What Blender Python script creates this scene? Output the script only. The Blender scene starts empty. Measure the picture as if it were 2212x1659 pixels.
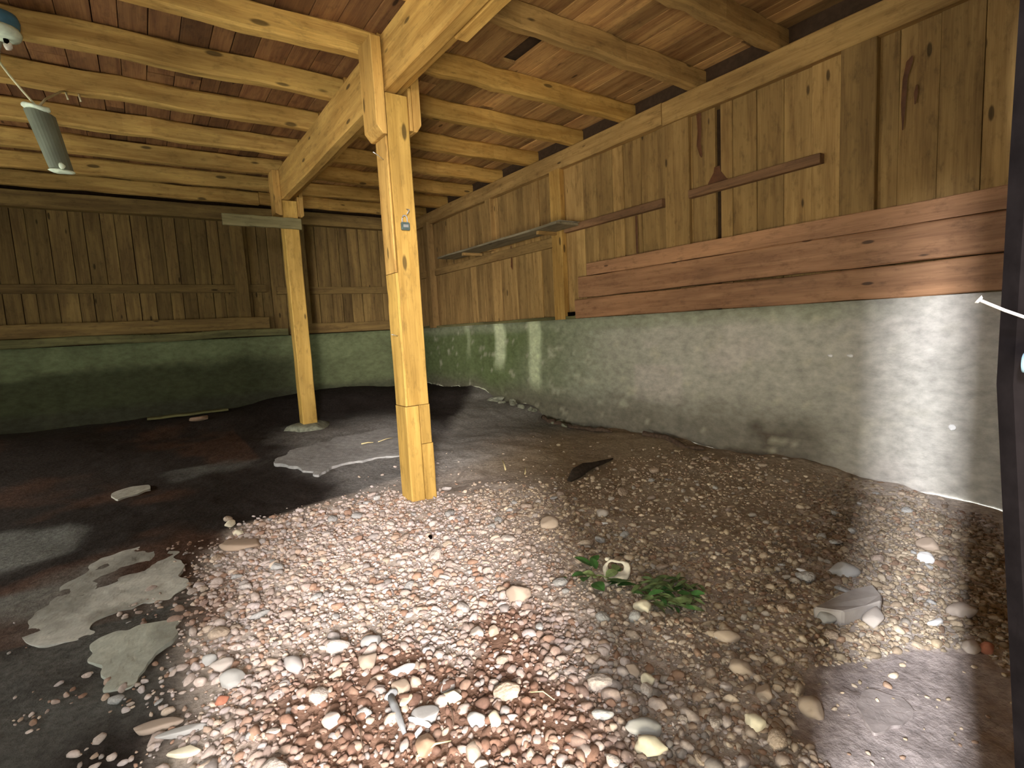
import bpy, bmesh, math, random
import numpy as np
from mathutils import Vector, Matrix, Euler

random.seed(7)
rng = np.random.default_rng(7)
scn = bpy.context.scene
COL = scn.collection
Z0 = 1.05                       # camera height above the dirt at the front post; heights below are relative to the lens

# ------------------------------------------------------------------ camera, world, lights, exposure
cam = bpy.data.cameras.new('camera')
cam.sensor_width = 36.0
cam.lens = 1135.677 / 2212 * 36.0
cam.clip_start = 0.01
cam_o = bpy.data.objects.new('camera', cam); COL.objects.link(cam_o)
A_, B_, C_ = -0.60594892, 1.46239078, -0.05370833
cam_o.matrix_world = Matrix.Translation((0, 0, Z0)) @ (Matrix.Rotation(A_, 4, 'Z') @ Matrix.Rotation(B_, 4, 'X') @ Matrix.Rotation(C_, 4, 'Z'))
scn.camera = cam_o

w = bpy.data.worlds.new('world'); scn.world = w; w.use_nodes = True
w.node_tree.nodes['Background'].inputs[0].default_value = (0.93, 0.95, 0.90, 1)
w.node_tree.nodes['Background'].inputs[1].default_value = 4.8

def area(name, loc, aim, sx, sy, power, color, spread=180):
    l = bpy.data.lights.new(name, 'AREA'); l.shape = 'RECTANGLE'; l.size = sx; l.size_y = sy
    l.energy = power; l.color = color; l.spread = math.radians(spread)
    o = bpy.data.objects.new(name, l); COL.objects.link(o)
    o.location = (loc[0], loc[1], loc[2] + Z0)
    d = Vector(aim) - Vector(loc)
    o.rotation_euler = d.to_track_quat('-Z', 'Y').to_euler()
    return o
# daylight standing outside the doorway: straight behind it, and slanting in from the left along the wall
area('daylight_behind_door', (-1.62, -3.2, .95), (0.6, 1.2, -0.55), 0.80, 1.1, 500, (1.0, 0.915, 0.88))
area('daylight_beside_door', (-3.2, -0.89, 1.60), (1.6, 0.75, -0.25), 0.20, 0.6, 450, (0.95, 0.96, 1.0))
# fill lamp added low outside the doorway to brighten ceiling and right wall
area('ceiling_fill_outside', (-1.75, -1.25, -1.0), (2.6, 3.0, 2.2), 2.2, 1.0, 300, (1.0, 0.90, 0.66))
# fill lamp added beyond the left wall's opening to brighten the ceiling
area('left_opening_fill', (-3.35, 3.6, -0.25), (1.0, 3.8, 1.2), 2.2, 0.9, 7, (1.0, 0.93, 0.62))

scn.view_settings.view_transform = 'Standard'
scn.view_settings.look = 'None'
scn.view_settings.gamma = 1.0
scn.view_settings.use_curve_mapping = False
scn.view_settings.exposure = 0.9
scn.cycles.use_denoising = True
scn.cycles.max_bounces = 10
scn.cycles.diffuse_bounces = 8
scn.cycles.sample_clamp_indirect = 6.0

# ------------------------------------------------------------------ helpers
def lin(r, g, b):
    f = lambda c: ((c / 255 + 0.055) / 1.055) ** 2.4 if c / 255 > 0.04045 else c / 255 / 12.92
    return (f(r), f(g), f(b), 1.0)

def tag(o, label=None, cat=None, group=None, kind=None):
    if label: o['label'] = label
    if cat: o['category'] = cat
    if group: o['group'] = group
    if kind: o['kind'] = kind
    return o

def empty(name, loc, label=None, cat=None, group=None, kind=None):
    o = bpy.data.objects.new(name, None); COL.objects.link(o)
    o.location = (loc[0], loc[1], loc[2] + Z0); o.empty_display_size = 0.05
    return tag(o, label, cat, group, kind)

WORLD_LOC = {}
def world_loc(o):
    v = Vector(o.location)
    if o.parent: v = v + world_loc(o.parent)
    return v

def link(name, me, mat, parent=None, loc=(0, 0, 0), smooth=False):
    """loc is in the lens-relative frame; me is local to loc"""
    o = bpy.data.objects.new(name, me); COL.objects.link(o)
    v = Vector((loc[0], loc[1], loc[2] + Z0))
    if parent is not None:
        o.parent = parent; v = v - world_loc(parent)
    o.location = v
    if mat is not None and len(me.materials) == 0: me.materials.append(mat)
    if smooth: me.polygons.foreach_set('use_smooth', [True] * len(me.polygons))
    return o

def pymesh(name, verts, faces):
    me = bpy.data.meshes.new(name); me.from_pydata([tuple(v) for v in verts], [], faces); me.update(); return me

def timber(name, axis, a, b, c, mat, parent=None, seg=3, jit=0.0015, ch=0.004, skew=None):
    """a chamfered timber along axis ('X','Y','Z'); a, b, c = world extents in x, y, z (lens frame)"""
    ext = {'X': a, 'Y': b, 'Z': c}
    oth = [k for k in 'XYZ' if k != axis]
    L = ext[axis]; P, Q = ext[oth[0]], ext[oth[1]]
    cen = Vector(((a[0] + a[1]) / 2, (b[0] + b[1]) / 2, (c[0] + c[1]) / 2))
    hp, hq, hl = (P[1] - P[0]) / 2, (Q[1] - Q[0]) / 2, (L[1] - L[0]) / 2
    ch = min(ch, hp * .45, hq * .45)
    ring = [(-hp + ch, -hq), (hp - ch, -hq), (hp, -hq + ch), (hp, hq - ch), (hp - ch, hq), (-hp + ch, hq), (-hp, hq - ch), (-hp, -hq + ch)]
    verts, faces = [], []
    for i in range(seg + 1):
        t = -hl + 2 * hl * i / seg
        ox, oy = random.uniform(-jit, jit), random.uniform(-jit, jit)
        for (p, q) in ring:
            p2, q2 = p + ox + random.uniform(-jit, jit) * .5, q + oy + random.uniform(-jit, jit) * .5
            d = {axis: t, oth[0]: p2, oth[1]: q2}
            verts.append((d['X'], d['Y'], d['Z']))
    flip = axis == 'Y'
    for i in range(seg):
        for j in range(8):
            f = (i * 8 + j, i * 8 + (j + 1) % 8, (i + 1) * 8 + (j + 1) % 8, (i + 1) * 8 + j)
            faces.append(f[::-1] if flip else f)
    e0 = tuple(range(7, -1, -1)); e1 = tuple(seg * 8 + j for j in range(8))
    faces += [e0[::-1], e1[::-1]] if flip else [e0, e1]
    return link(name, pymesh(name, verts, faces), mat, parent, cen)

def set_col(me, cols, name='Col'):
    at = me.color_attributes.new(name, 'FLOAT_COLOR', 'POINT')
    at.data.foreach_set('color', np.asarray(cols, np.float32).reshape(-1))

# value noise in numpy
_P = rng.random((64, 64, 16))
def vnoise(x, y, s, k=0):
    x = np.asarray(x, float) * s + 31.7 * k; y = np.asarray(y, float) * s + 17.3 * k
    xi = np.floor(x).astype(int); yi = np.floor(y).astype(int); fx = x - xi; fy = y - yi
    fx = fx * fx * (3 - 2 * fx); fy = fy * fy * (3 - 2 * fy)
    T = _P[:, :, k % 16]
    g = lambda i, j: T[(xi + i) % 64, (yi + j) % 64]
    return (g(0, 0) * (1 - fx) + g(1, 0) * fx) * (1 - fy) + (g(0, 1) * (1 - fx) + g(1, 1) * fx) * fy
def fbm(x, y, s, k=0, n=4):
    r, a, t = 0, 1, 0
    for i in range(n):
        r = r + a * vnoise(x, y, s * 2 ** i, k + i); t += a; a *= .5
    return r / t
def sstep(a, b, x): t = np.clip((np.asarray(x, float) - a) / (b - a), 0, 1); return t * t * (3 - 2 * t)

CP = np.array([(1.3,3,-1.06),(1.36,5.75,-.965),(.7,7.6,-.85),(1.6,7.6,-.77),(2.1,7.6,-.72),(3.5,7.4,-.82),(3.5,6.1,-.78),(3.5,5.2,-.9),(3.5,4.04,-1.04),(3.5,3.07,-.99),(3.5,2.38,-1.03),(3.5,1.78,-1.0),(3.5,1.29,-1.05),(3.5,.78,-1.1),(.6,1,-1.05),(1.5,.3,-1.05),(0,2,-1.06),(0,4.6,-1.03),(-1.2,3,-1.03),(-1.2,7,-.84),(-2.5,5,-.95),(-2.5,1,-1.05),(2.4,2.5,-1.05),(2.2,4.2,-1.0),(2.3,5.5,-.92),(.5,6,-.97)])
def h(x, y):
    x = np.asarray(x, float); y = np.asarray(y, float)
    d = np.maximum((x[..., None] - CP[:, 0]) ** 2 + (y[..., None] - CP[:, 1]) ** 2, 1e-3) + .05
    wt = d ** -1.7
    return (wt * CP[:, 2]).sum(-1) / wt.sum(-1) + .035 * (fbm(x, y, 2.2, 3) - .5) + .012 * (vnoise(x, y, 14, 5) - .5)
def hs(x, y): return float(h(np.array([x]), np.array([y]))[0])

def inpoly(x, y, poly):
    x = np.asarray(x, float); y = np.asarray(y, float); r = np.zeros(x.shape, bool); n = len(poly)
    for i in range(n):
        x1, y1 = poly[i]; x2, y2 = poly[(i + 1) % n]
        c = ((y1 > y) != (y2 > y)) & (x < (x2 - x1) * (y - y1) / (y2 - y1 + 1e-12) + x1)
        r ^= c
    return r

# ------------------------------------------------------------------ materials
def newmat(name):
    m = bpy.data.materials.new(name); m.use_nodes = True
    nt = m.node_tree; b = nt.nodes['Principled BSDF']
    return m, nt, b, nt.nodes.new, nt.links.new

def wood(name, axis, light, dark, knots=1.0, rough=.75, grey=0.0, spread=.35):
    m, nt, b, N, L = newmat(name)
    tc = N('ShaderNodeTexCoord'); oi = N('ShaderNodeObjectInfo')
    off = N('ShaderNodeVectorMath'); off.operation = 'SCALE'; off.inputs[0].default_value = (37, 53, 71)
    L(oi.outputs['Random'], off.inputs['Scale'])
    add = N('ShaderNodeVectorMath'); add.operation = 'ADD'; L(tc.outputs['Object'], add.inputs[0]); L(off.outputs[0], add.inputs[1])
    def mapped(along, across):
        mp = N('ShaderNodeMapping'); s = [across] * 3; s['XYZ'.index(axis)] = along
        mp.inputs['Scale'].default_value = s; L(add.outputs[0], mp.inputs['Vector']); return mp
    m1 = mapped(1.2, 16); n1 = N('ShaderNodeTexNoise'); n1.inputs['Scale'].default_value = 1.0; n1.inputs['Detail'].default_value = 4; n1.inputs['Distortion'].default_value = .6
    L(m1.outputs[0], n1.inputs['Vector'])
    m2 = mapped(6, 150); n2 = N('ShaderNodeTexNoise'); n2.inputs['Scale'].default_value = 1.0; n2.inputs['Detail'].default_value = 3
    L(m2.outputs[0], n2.inputs['Vector'])
    m3 = mapped(1.5, 3); n3 = N('ShaderNodeTexNoise'); n3.inputs['Scale'].default_value = 1.0; n3.inputs['Detail'].default_value = 5
    L(m3.outputs[0], n3.inputs['Vector'])
    r = N('ShaderNodeValToRGB'); r.color_ramp.elements[0].position = .30; r.color_ramp.elements[1].position = .68
    r.color_ramp.elements[0].color = dark; r.color_ramp.elements[1].color = light
    mx = N('ShaderNodeMath'); mx.operation = 'MULTIPLY_ADD'; mx.inputs[1].default_value = .45
    sub = N('ShaderNodeMath'); sub.operation = 'SUBTRACT'; L(n2.outputs['Fac'], sub.inputs[0]); sub.inputs[1].default_value = .5
    L(sub.outputs[0], mx.inputs[0]); L(n1.outputs['Fac'], mx.inputs[2])
    L(mx.outputs[0], r.inputs['Fac'])
    # weather patches
    p = N('ShaderNodeMapRange'); p.inputs['From Min'].default_value = .35; p.inputs['From Max'].default_value = .75
    p.inputs['To Min'].default_value = 1.12; p.inputs['To Max'].default_value = .72; L(n3.outputs['Fac'], p.inputs['Value'])
    rv = N('ShaderNodeMapRange'); rv.inputs['To Min'].default_value = 1 - spread; rv.inputs['To Max'].default_value = 1 + spread * .6
    L(oi.outputs['Random'], rv.inputs['Value'])
    pm = N('ShaderNodeMath'); pm.operation = 'MULTIPLY'; L(p.outputs[0], pm.inputs[0]); L(rv.outputs[0], pm.inputs[1])
    # knots
    mk = mapped(2.3, 7.5); vo = N('ShaderNodeTexVoronoi'); vo.inputs['Scale'].default_value = 1.0; L(mk.outputs[0], vo.inputs['Vector'])
    kn = N('ShaderNodeMapRange'); kn.interpolation_type = 'SMOOTHSTEP'; kn.inputs['From Min'].default_value = .07 * knots; kn.inputs['From Max'].default_value = .12 * knots
    kn.inputs['To Min'].default_value = .28; kn.inputs['To Max'].default_value = 1.0; L(vo.outputs['Distance'], kn.inputs['Value'])
    mg = mapped(9, 22); ng = N('ShaderNodeTexNoise'); ng.inputs['Scale'].default_value = 1.0; ng.inputs['Detail'].default_value = 6; ng.inputs['Roughness'].default_value = .7; L(mg.outputs[0], ng.inputs['Vector'])
    gr = N('ShaderNodeMapRange'); gr.inputs['From Min'].default_value = .52; gr.inputs['From Max'].default_value = .72; gr.inputs['To Min'].default_value = 1.0; gr.inputs['To Max'].default_value = .62; L(ng.outputs['Fac'], gr.inputs['Value'])
    gm = N('ShaderNodeMath'); gm.operation = 'MULTIPLY'; L(pm.outputs[0], gm.inputs[0]); L(gr.outputs[0], gm.inputs[1])
    km = N('ShaderNodeMath'); km.operation = 'MULTIPLY'; L(gm.outputs[0], km.inputs[0]); L(kn.outputs[0], km.inputs[1])
    sc = N('ShaderNodeVectorMath'); sc.operation = 'SCALE'; L(r.outputs['Color'], sc.inputs[0]); L(km.outputs[0], sc.inputs['Scale'])
    L(sc.outputs[0], b.inputs['Base Color'])
    b.inputs['Roughness'].default_value = rough; b.inputs['Specular IOR Level'].default_value = .25
    bp = N('ShaderNodeBump'); bp.inputs['Strength'].default_value = .35; bp.inputs['Distance'].default_value = .004
    L(mx.outputs[0], bp.inputs['Height']); L(bp.outputs[0], b.inputs['Normal'])
    return m

def plain(name, col, rough=.7, metal=0.0, var=.25, scale=30, bump=.2):
    m, nt, b, N, L = newmat(name)
    tc = N('ShaderNodeTexCoord'); n = N('ShaderNodeTexNoise'); n.inputs['Scale'].default_value = scale; n.inputs['Detail'].default_value = 5
    L(tc.outputs['Object'], n.inputs['Vector'])
    p = N('ShaderNodeMapRange'); p.inputs['From Min'].default_value = .3; p.inputs['From Max'].default_value = .7
    p.inputs['To Min'].default_value = 1 - var; p.inputs['To Max'].default_value = 1 + var; L(n.outputs['Fac'], p.inputs['Value'])
    sc = N('ShaderNodeVectorMath'); sc.operation = 'SCALE'; sc.inputs[0].default_value = col[:3]; L(p.outputs[0], sc.inputs['Scale'])
    L(sc.outputs[0], b.inputs['Base Color']); b.inputs['Roughness'].default_value = rough; b.inputs['Metallic'].default_value = metal
    b.inputs['Specular IOR Level'].default_value = .3
    bp = N('ShaderNodeBump'); bp.inputs['Strength'].default_value = bump; bp.inputs['Distance'].default_value = .003
    L(n.outputs['Fac'], bp.inputs['Height']); L(bp.outputs[0], b.inputs['Normal'])
    return m

def painted(name, rough=.85, scale=40, var=.25, bump=.4, bdist=.006, spec=.25, stretch=(1, 1, 1)):
    """base colour from the vertex colours (kinds of dirt, stone, algae), broken up by noise"""
    m, nt, b, N, L = newmat(name)
    at = N('ShaderNodeVertexColor'); at.layer_name = 'Col'
    tc = N('ShaderNodeTexCoord'); n = N('ShaderNodeTexNoise'); n.inputs['Scale'].default_value = scale; n.inputs['Detail'].default_value = 6; n.inputs['Roughness'].default_value = .65
    mp = N('ShaderNodeMapping'); mp.inputs['Scale'].default_value = stretch; L(tc.outputs['Object'], mp.inputs['Vector']); L(mp.outputs[0], n.inputs['Vector'])
    p = N('ShaderNodeMapRange'); p.inputs['From Min'].default_value = .3; p.inputs['From Max'].default_value = .7
    p.inputs['To Min'].default_value = 1 - var; p.inputs['To Max'].default_value = 1 + var; L(n.outputs['Fac'], p.inputs['Value'])
    sc = N('ShaderNodeVectorMath'); sc.operation = 'SCALE'; L(at.outputs['Color'], sc.inputs[0]); L(p.outputs[0], sc.inputs['Scale'])
    L(sc.outputs[0], b.inputs['Base Color']); b.inputs['Roughness'].default_value = rough; b.inputs['Specular IOR Level'].default_value = spec
    bp = N('ShaderNodeBump'); bp.inputs['Strength'].default_value = bump; bp.inputs['Distance'].default_value = bdist
    L(n.outputs['Fac'], bp.inputs['Height']); L(bp.outputs[0], b.inputs['Normal'])
    return m

def stone_mat(name, c1, c2, c3):
    m, nt, b, N, L = newmat(name)
    oi = N('ShaderNodeObjectInfo'); r = N('ShaderNodeValToRGB')
    r.color_ramp.elements[0].color = c1; r.color_ramp.elements[1].color = c3
    e = r.color_ramp.elements.new(.5); e.color = c2
    L(oi.outputs['Random'], r.inputs['Fac'])
    tc = N('ShaderNodeTexCoord'); n = N('ShaderNodeTexNoise'); n.inputs['Scale'].default_value = 3.0; n.inputs['Detail'].default_value = 7
    L(tc.outputs['Object'], n.inputs['Vector'])
    p = N('ShaderNodeMapRange'); p.inputs['From Min'].default_value = .3; p.inputs['From Max'].default_value = .7
    p.inputs['To Min'].default_value = .75; p.inputs['To Max'].default_value = 1.2; L(n.outputs['Fac'], p.inputs['Value'])
    sc = N('ShaderNodeVectorMath'); sc.operation = 'SCALE'; L(r.outputs['Color'], sc.inputs[0]); L(p.outputs[0], sc.inputs['Scale'])
    L(sc.outputs[0], b.inputs['Base Color']); b.inputs['Roughness'].default_value = .8; b.inputs['Specular IOR Level'].default_value = .25
    bp = N('ShaderNodeBump'); bp.inputs['Strength'].default_value = .3; bp.inputs['Distance'].default_value = .05
    L(n.outputs['Fac'], bp.inputs['Height']); L(bp.outputs[0], b.inputs['Normal'])
    return m

M = {}
LW, DW = (.56, .345, .10, 1), (.34, .185, .045, 1)       # yellow structural timber
for ax in 'XYZ':
    M['timber' + ax] = wood('timber_' + ax.lower(), ax, LW, DW, 1.0, .7, spread=.12)
    M['board' + ax] = wood('board_' + ax.lower(), ax, (.40, .25, .09, 1), (.24, .14, .048, 1), .9, .8, spread=.28)
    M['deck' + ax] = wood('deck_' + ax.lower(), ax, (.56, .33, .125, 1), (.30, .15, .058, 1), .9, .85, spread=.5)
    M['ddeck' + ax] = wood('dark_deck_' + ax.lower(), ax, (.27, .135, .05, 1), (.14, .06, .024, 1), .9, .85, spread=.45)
    M['back' + ax] = wood('back_board_' + ax.lower(), ax, (.25, .165, .055, 1), (.13, .08, .028, 1), .9, .85, spread=.3)
    M['red' + ax] = wood('reddish_plank_' + ax.lower(), ax, (.42, .22, .11, 1), (.25, .125, .062, 1), .8, .6, spread=.12)
    M['grey' + ax] = wood('weathered_' + ax.lower(), ax, (.34, .30, .22, 1), (.17, .15, .11, 1), .8, .85, spread=.15)
    M['dgrey' + ax] = wood('dull_grey_board_' + ax.lower(), ax, (.28, .235, .15, 1), (.14, .115, .07, 1), .8, .85, spread=.1)
    M['gpale' + ax] = wood('greenish_pale_board_' + ax.lower(), ax, (.27, .235, .11, 1), (.15, .13, .06, 1), .8, .85, spread=.1)
    M['rail' + ax] = wood('dark_rail_' + ax.lower(), ax, (.23, .125, .06, 1), (.13, .07, .035, 1), .8, .85, spread=.1)
    M['moss' + ax] = wood('mossy_board_' + ax.lower(), ax, (.20, .18, .075, 1), (.09, .085, .035, 1), .8, .9, spread=.2)
M['joistX'] = wood('joist_timber', 'X', (.68, .44, .13, 1), (.40, .225, .06, 1), 1.25, .7, spread=.15)
M['post'] = wood('post_timber', 'Z', (.50, .315, .078, 1), (.33, .195, .042, 1), 1.2, .65, spread=.04)
M['post_far'] = wood('post_timber_far', 'Z', (.66, .42, .11, 1), (.46, .28, .06, 1), .9, .65, spread=.04)
M['black'] = plain('black_and_shade', (.0030, .0024, .0025), 1.0, 0, .3, 60); M['black'].node_tree.nodes['Principled BSDF'].inputs['Specular IOR Level'].default_value = 0  # on the door board this near-black is shade put into the colour
M['dark_gap'] = plain('dark_backing', (.05, .028, .015), .9)
M['concrete'] = painted('foundation_concrete', .85, 13, .24, .5, .022, .12, (1, 1, 1.7))
M['slab'] = plain('slab_concrete', (.34, .335, .31), .75, 0, .25, 14, .3)
M['slab_top'] = painted('slab_surface', .8, 30, .18, .35, .004)
M['slab_dark'] = plain('slab_concrete_damp', (.36, .36, .32), .6, 0, .35, 9, .3)
M['ground'] = painted('dirt_floor', .95, 38, .35, .7, .012, .04)
M['gravel'] = painted('gravel_stones', .82, 90, .22, .25, .004)
M['stone_pale'] = stone_mat('stone_pale', (.36, .30, .26, 1), (.50, .435, .385, 1), (.42, .39, .375, 1))
M['stone_tan'] = stone_mat('stone_tan', (.36, .265, .195, 1), (.44, .35, .27, 1), (.32, .25, .205, 1))
M['stone_grey'] = stone_mat('stone_grey', (.34, .33, .32, 1), (.44, .43, .41, 1), (.30, .29, .28, 1))
M['white'] = plain('white_stone', (.80, .80, .80), .6, 0, .1)
M['cream'] = plain('cream_stone', (.66, .60, .45), .75, 0, .15)
M['brown'] = plain('brown_stone', (.32, .21, .14), .8, 0, .2)
M['rust'] = plain('rust_red_stone', (.40, .16, .10), .8, 0, .2)
M['metal'] = plain('zinc_metal', (.62, .64, .62), .35, .8, .15, 20, .1)
M['old_iron'] = plain('grey_iron', (.30, .31, .32), .55, .3, .2, 30)
M['lock'] = plain('lock_green_grey', (.10, .14, .13), .4, .5, .2, 40)
M['lamp_grey'] = plain('lamp_grey_plastic', (.15, .165, .115), .45, 0, .15, 12)
M['lamp_white'] = plain('lamp_pale_plastic', (.66, .74, .56), .6, 0, .2, 25)
M['blue'] = plain('blue_plastic', (.06, .16, .22), .5, 0, .2, 20)
M['ice_blue'] = plain('light_blue_plastic', (.16, .24, .30), .4, 0, .1, 20)
M['cord'] = plain('pale_cord', (.62, .58, .36), .7, 0, .1)
M['leaf'] = plain('leaf_green', (.055, .15, .040), .5, 0, .4, 25)
M['leaf_pale'] = plain('leaf_pale_green', (.22, .30, .12), .55, 0, .3, 25)
M['fern'] = plain('fern_green', (.11, .155, .06), .6, 0, .45, 35)
M['bark'] = plain('dark_bark', (.030, .020, .014), .9, 0, .5, 40, .6)
M['bark_brown'] = plain('brown_bark', (.10, .065, .045), .9, 0, .4, 40, .6)
M['straw'] = plain('straw', (.62, .52, .28), .7, 0, .15)
M['bone'] = plain('pale_pottery', (.62, .57, .47), .7, 0, .15, 60, .4)
M['pin'] = plain('pale_nail', (.26, .235, .215), .7, 0, .2, 60, .4)
M['resin'] = plain('resin_stain', (.11, .045, .018), .55, 0, .3, 20)
M['chunk'] = plain('crumbled_concrete', (.22, .225, .165), .9, 0, .4, 25, .6)
M['lump'] = plain('grey_mortar', (.33, .30, .28), .8, 0, .12, 25, .3)

# ------------------------------------------------------------------ ground
GL = [(-.5, -.35), (.0, -.2), (.9, -.05), (1.4, -.08), (1.79, .02), (2.48, .05), (3.0, .18), (3.23, .32), (3.42, .85), (3.6, 1.6), (9, 6)]
def left_edge(y): return np.interp(y, [a for a, b in GL], [b for a, b in GL])
SMOOTH = [(1.22, .62), (1.50, .72), (1.86, .56), (1.98, .44), (1.9, .30), (1.5, .15), (1.15, .40)]
SLAB_A = [(-.452, 2.478), (-.432, 2.897), (-.327, 3.166), (-.067, 3.328), (.052, 3.026), (.014, 2.558), (-.157, 2.602), (-.272, 2.529), (-.329, 2.389)]
SLAB_B = [(-.261, 2.334), (-.14, 2.403), (-.013, 2.314), (-.034, 2.153), (-.147, 1.967), (-.24, 1.988), (-.244, 2.164)]
SLAB_C = [(.762, 4.558), (.993, 4.777), (1.353, 4.911), (1.717, 4.98), (2.02, 4.96), (2.1, 4.5), (1.9, 4.15), (1.62, 3.98), (1.287, 4.081), (1.12, 4.06), (1.089, 4.0), (.96, 3.935), (.929, 4.098), (.84, 4.3)]

def red_mask(x, y):
    a = sstep(.42, .56, fbm(x, y, 3.2, 11) + .20 * sstep(1.75, 1.25, y) - .05) * sstep(1.95, 1.55, y) * sstep(1.05, .8, x - .3 * (y - 1)) * sstep(.05, .25, x)
    return np.maximum(a, sstep(.55, .68, fbm(x, y, 2.8, 14)) * sstep(.5, .1, x - .3 * (y - 2)) * (y > 1.6) * .8)
def gravel_density(x, y):
    le = left_edge(y) + .16 * (fbm(x, y, 3, 2) - .5)
    d = sstep(-.12, .14, x - le)
    d = np.maximum(d, .22 * sstep(-.75, -.05, x - le) * (fbm(x, y, 4, 6) > .47))
    far = 1 - .97 * sstep(2.55, 3.35, y + .25 * (x - 1.2) * (x > 1.2) + .3 * (fbm(x, y, 2, 8) - .5))
    far_l = 1 - .95 * sstep(3.1, 3.5, y)
    f = np.where(x < 1.3, far_l, far)
    mid = 1 - .72 * sstep(1.75, 2.1, x) * sstep(1.0, 1.5, y - .10 * (x - 2)) 
    d = d * f * mid
    red = red_mask(x, y)
    d = d * (1 - .38 * red)
    d = np.where(inpoly(x, y, SMOOTH), d * .03, d)
    for s in (SLAB_A, SLAB_B): d = np.where(inpoly(x, y, s), d * .05, d)
    d = d * (y > -.1)
    return d

def ground():
    xs = np.concatenate([np.arange(-2.7, -.5, .08), np.arange(-.5, 3.58, .026)]); ys = np.concatenate([np.arange(-.5, 3.6, .026), np.arange(3.6, 7.7, .05)])
    X, Y = np.meshgrid(xs, ys); x, y = X.ravel(), Y.ravel()
    z = h(x, y)
    gd = gravel_density(x, y)
    fine = fbm(x, y, 9, 4)
    z = z + .010 * (fine - .5) * (.4 + gd)
    # banked dirt and rubble along the right wall
    z = z + .05 * sstep(3.2, 3.55, x) * (fbm(x, y, 5, 9) - .3)
    # the two scuffs in the smooth dirt at the right
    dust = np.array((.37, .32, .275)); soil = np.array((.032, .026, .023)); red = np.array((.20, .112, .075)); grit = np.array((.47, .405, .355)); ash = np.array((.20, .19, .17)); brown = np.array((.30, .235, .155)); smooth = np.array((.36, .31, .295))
    col = np.repeat(dust[None], len(x), 0)
    def mix(c, wt): 
        nonlocal col
        wt = np.clip(wt, 0, 1)[:, None]; col = col * (1 - wt) + np.array(c)[None] * wt
    le = left_edge(y)
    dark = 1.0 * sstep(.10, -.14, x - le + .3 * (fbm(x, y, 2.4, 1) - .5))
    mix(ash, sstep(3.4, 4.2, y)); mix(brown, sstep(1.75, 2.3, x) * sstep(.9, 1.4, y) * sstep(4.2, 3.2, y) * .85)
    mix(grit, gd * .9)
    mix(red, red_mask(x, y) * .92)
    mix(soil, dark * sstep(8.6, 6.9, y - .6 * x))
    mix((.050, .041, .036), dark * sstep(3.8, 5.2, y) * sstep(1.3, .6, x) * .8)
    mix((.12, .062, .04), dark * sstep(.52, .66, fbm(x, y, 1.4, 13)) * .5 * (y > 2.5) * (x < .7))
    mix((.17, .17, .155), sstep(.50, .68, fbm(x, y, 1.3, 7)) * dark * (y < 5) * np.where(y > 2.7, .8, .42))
    mix((.27, .262, .25), sstep(.80, 1.15, x - .35 * (fbm(x, y, 3, 6) - .5)) * sstep(2.6, 2.0, x) * sstep(3.25, 3.6, y) * sstep(6.4, 5.2, y) * (.55 + .45 * fbm(x, y, 1.8, 12)))
    mix(smooth, inpoly(x, y, SMOOTH) * 1.0)
    col = col * (.8 + .4 * fbm(x, y, 12, 10))[:, None]
    nx, ny = len(xs), len(ys)
    idx = np.arange(nx * ny).reshape(ny, nx)
    F = np.stack([idx[:-1, :-1], idx[:-1, 1:], idx[1:, 1:], idx[1:, :-1]], -1).reshape(-1, 4)
    me = pymesh('floor', np.stack([x, y, z], 1), F.tolist())
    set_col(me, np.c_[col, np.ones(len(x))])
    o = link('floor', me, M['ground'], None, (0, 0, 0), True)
    tag(o, kind='structure'); return o
floor = ground()

# ------------------------------------------------------------------ foundation + timber walls
CT = .045                                        # top of the concrete
STREAKS = [(5.23, 5.46, -.47), (4.53, 4.76, -.72), (6.05, 6.16, -.35)]
def concrete_wall(name, along, length0, length1, pos, z0, z1, painter, thick=.3):
    """grid facing the room, plus a closed back"""
    us = np.arange(length0, length1 + .001, .04); vs = np.arange(z0, z1 + .001, .04); vs[-1] = z1
    U, V = np.meshgrid(us, vs); u, v = U.ravel(), V.ravel()
    top = sstep(z1, z1 - .05, v)
    disp = (.030 * (fbm(u, v, 3, 2) - .5) + .02 * (fbm(u, v * 2.5, 7, 5) - .5) + .012 * (vnoise(u * .3, v * 9, 1, 4) - .5)) * (.15 + .85 * top)
    n = len(u); nu, nv = len(us), len(vs)
    if along == 'Y': front = np.stack([pos + disp, u, v], 1); back = np.stack([np.full(n, pos + thick), u, v], 1)
    else: front = np.stack([u, pos + disp, v], 1); back = np.stack([u, np.full(n, pos + thick), v], 1)
    idx = np.arange(n).reshape(nv, nu)
    F = np.stack([idx[:-1, :-1], idx[:-1, 1:], idx[1:, 1:], idx[1:, :-1]], -1).reshape(-1, 4)
    if along == 'Y': F = F[:, ::-1]
    Fb = F[:, ::-1] + n
    t = np.stack([idx[-1, :-1], idx[-1, 1:], idx[-1, 1:] + n, idx[-1, :-1] + n], -1)
    if along == 'Y': t = t[:, ::-1]
    me = pymesh(name, np.r_[front, back], F.tolist() + Fb.tolist() + t.tolist())
    c = painter(u, v); set_col(me, np.c_[np.r_[c, c], np.ones(2 * n)])
    o = link(name, me, M['concrete'], None, (0, 0, 0), True); tag(o, kind='structure'); return o

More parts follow.
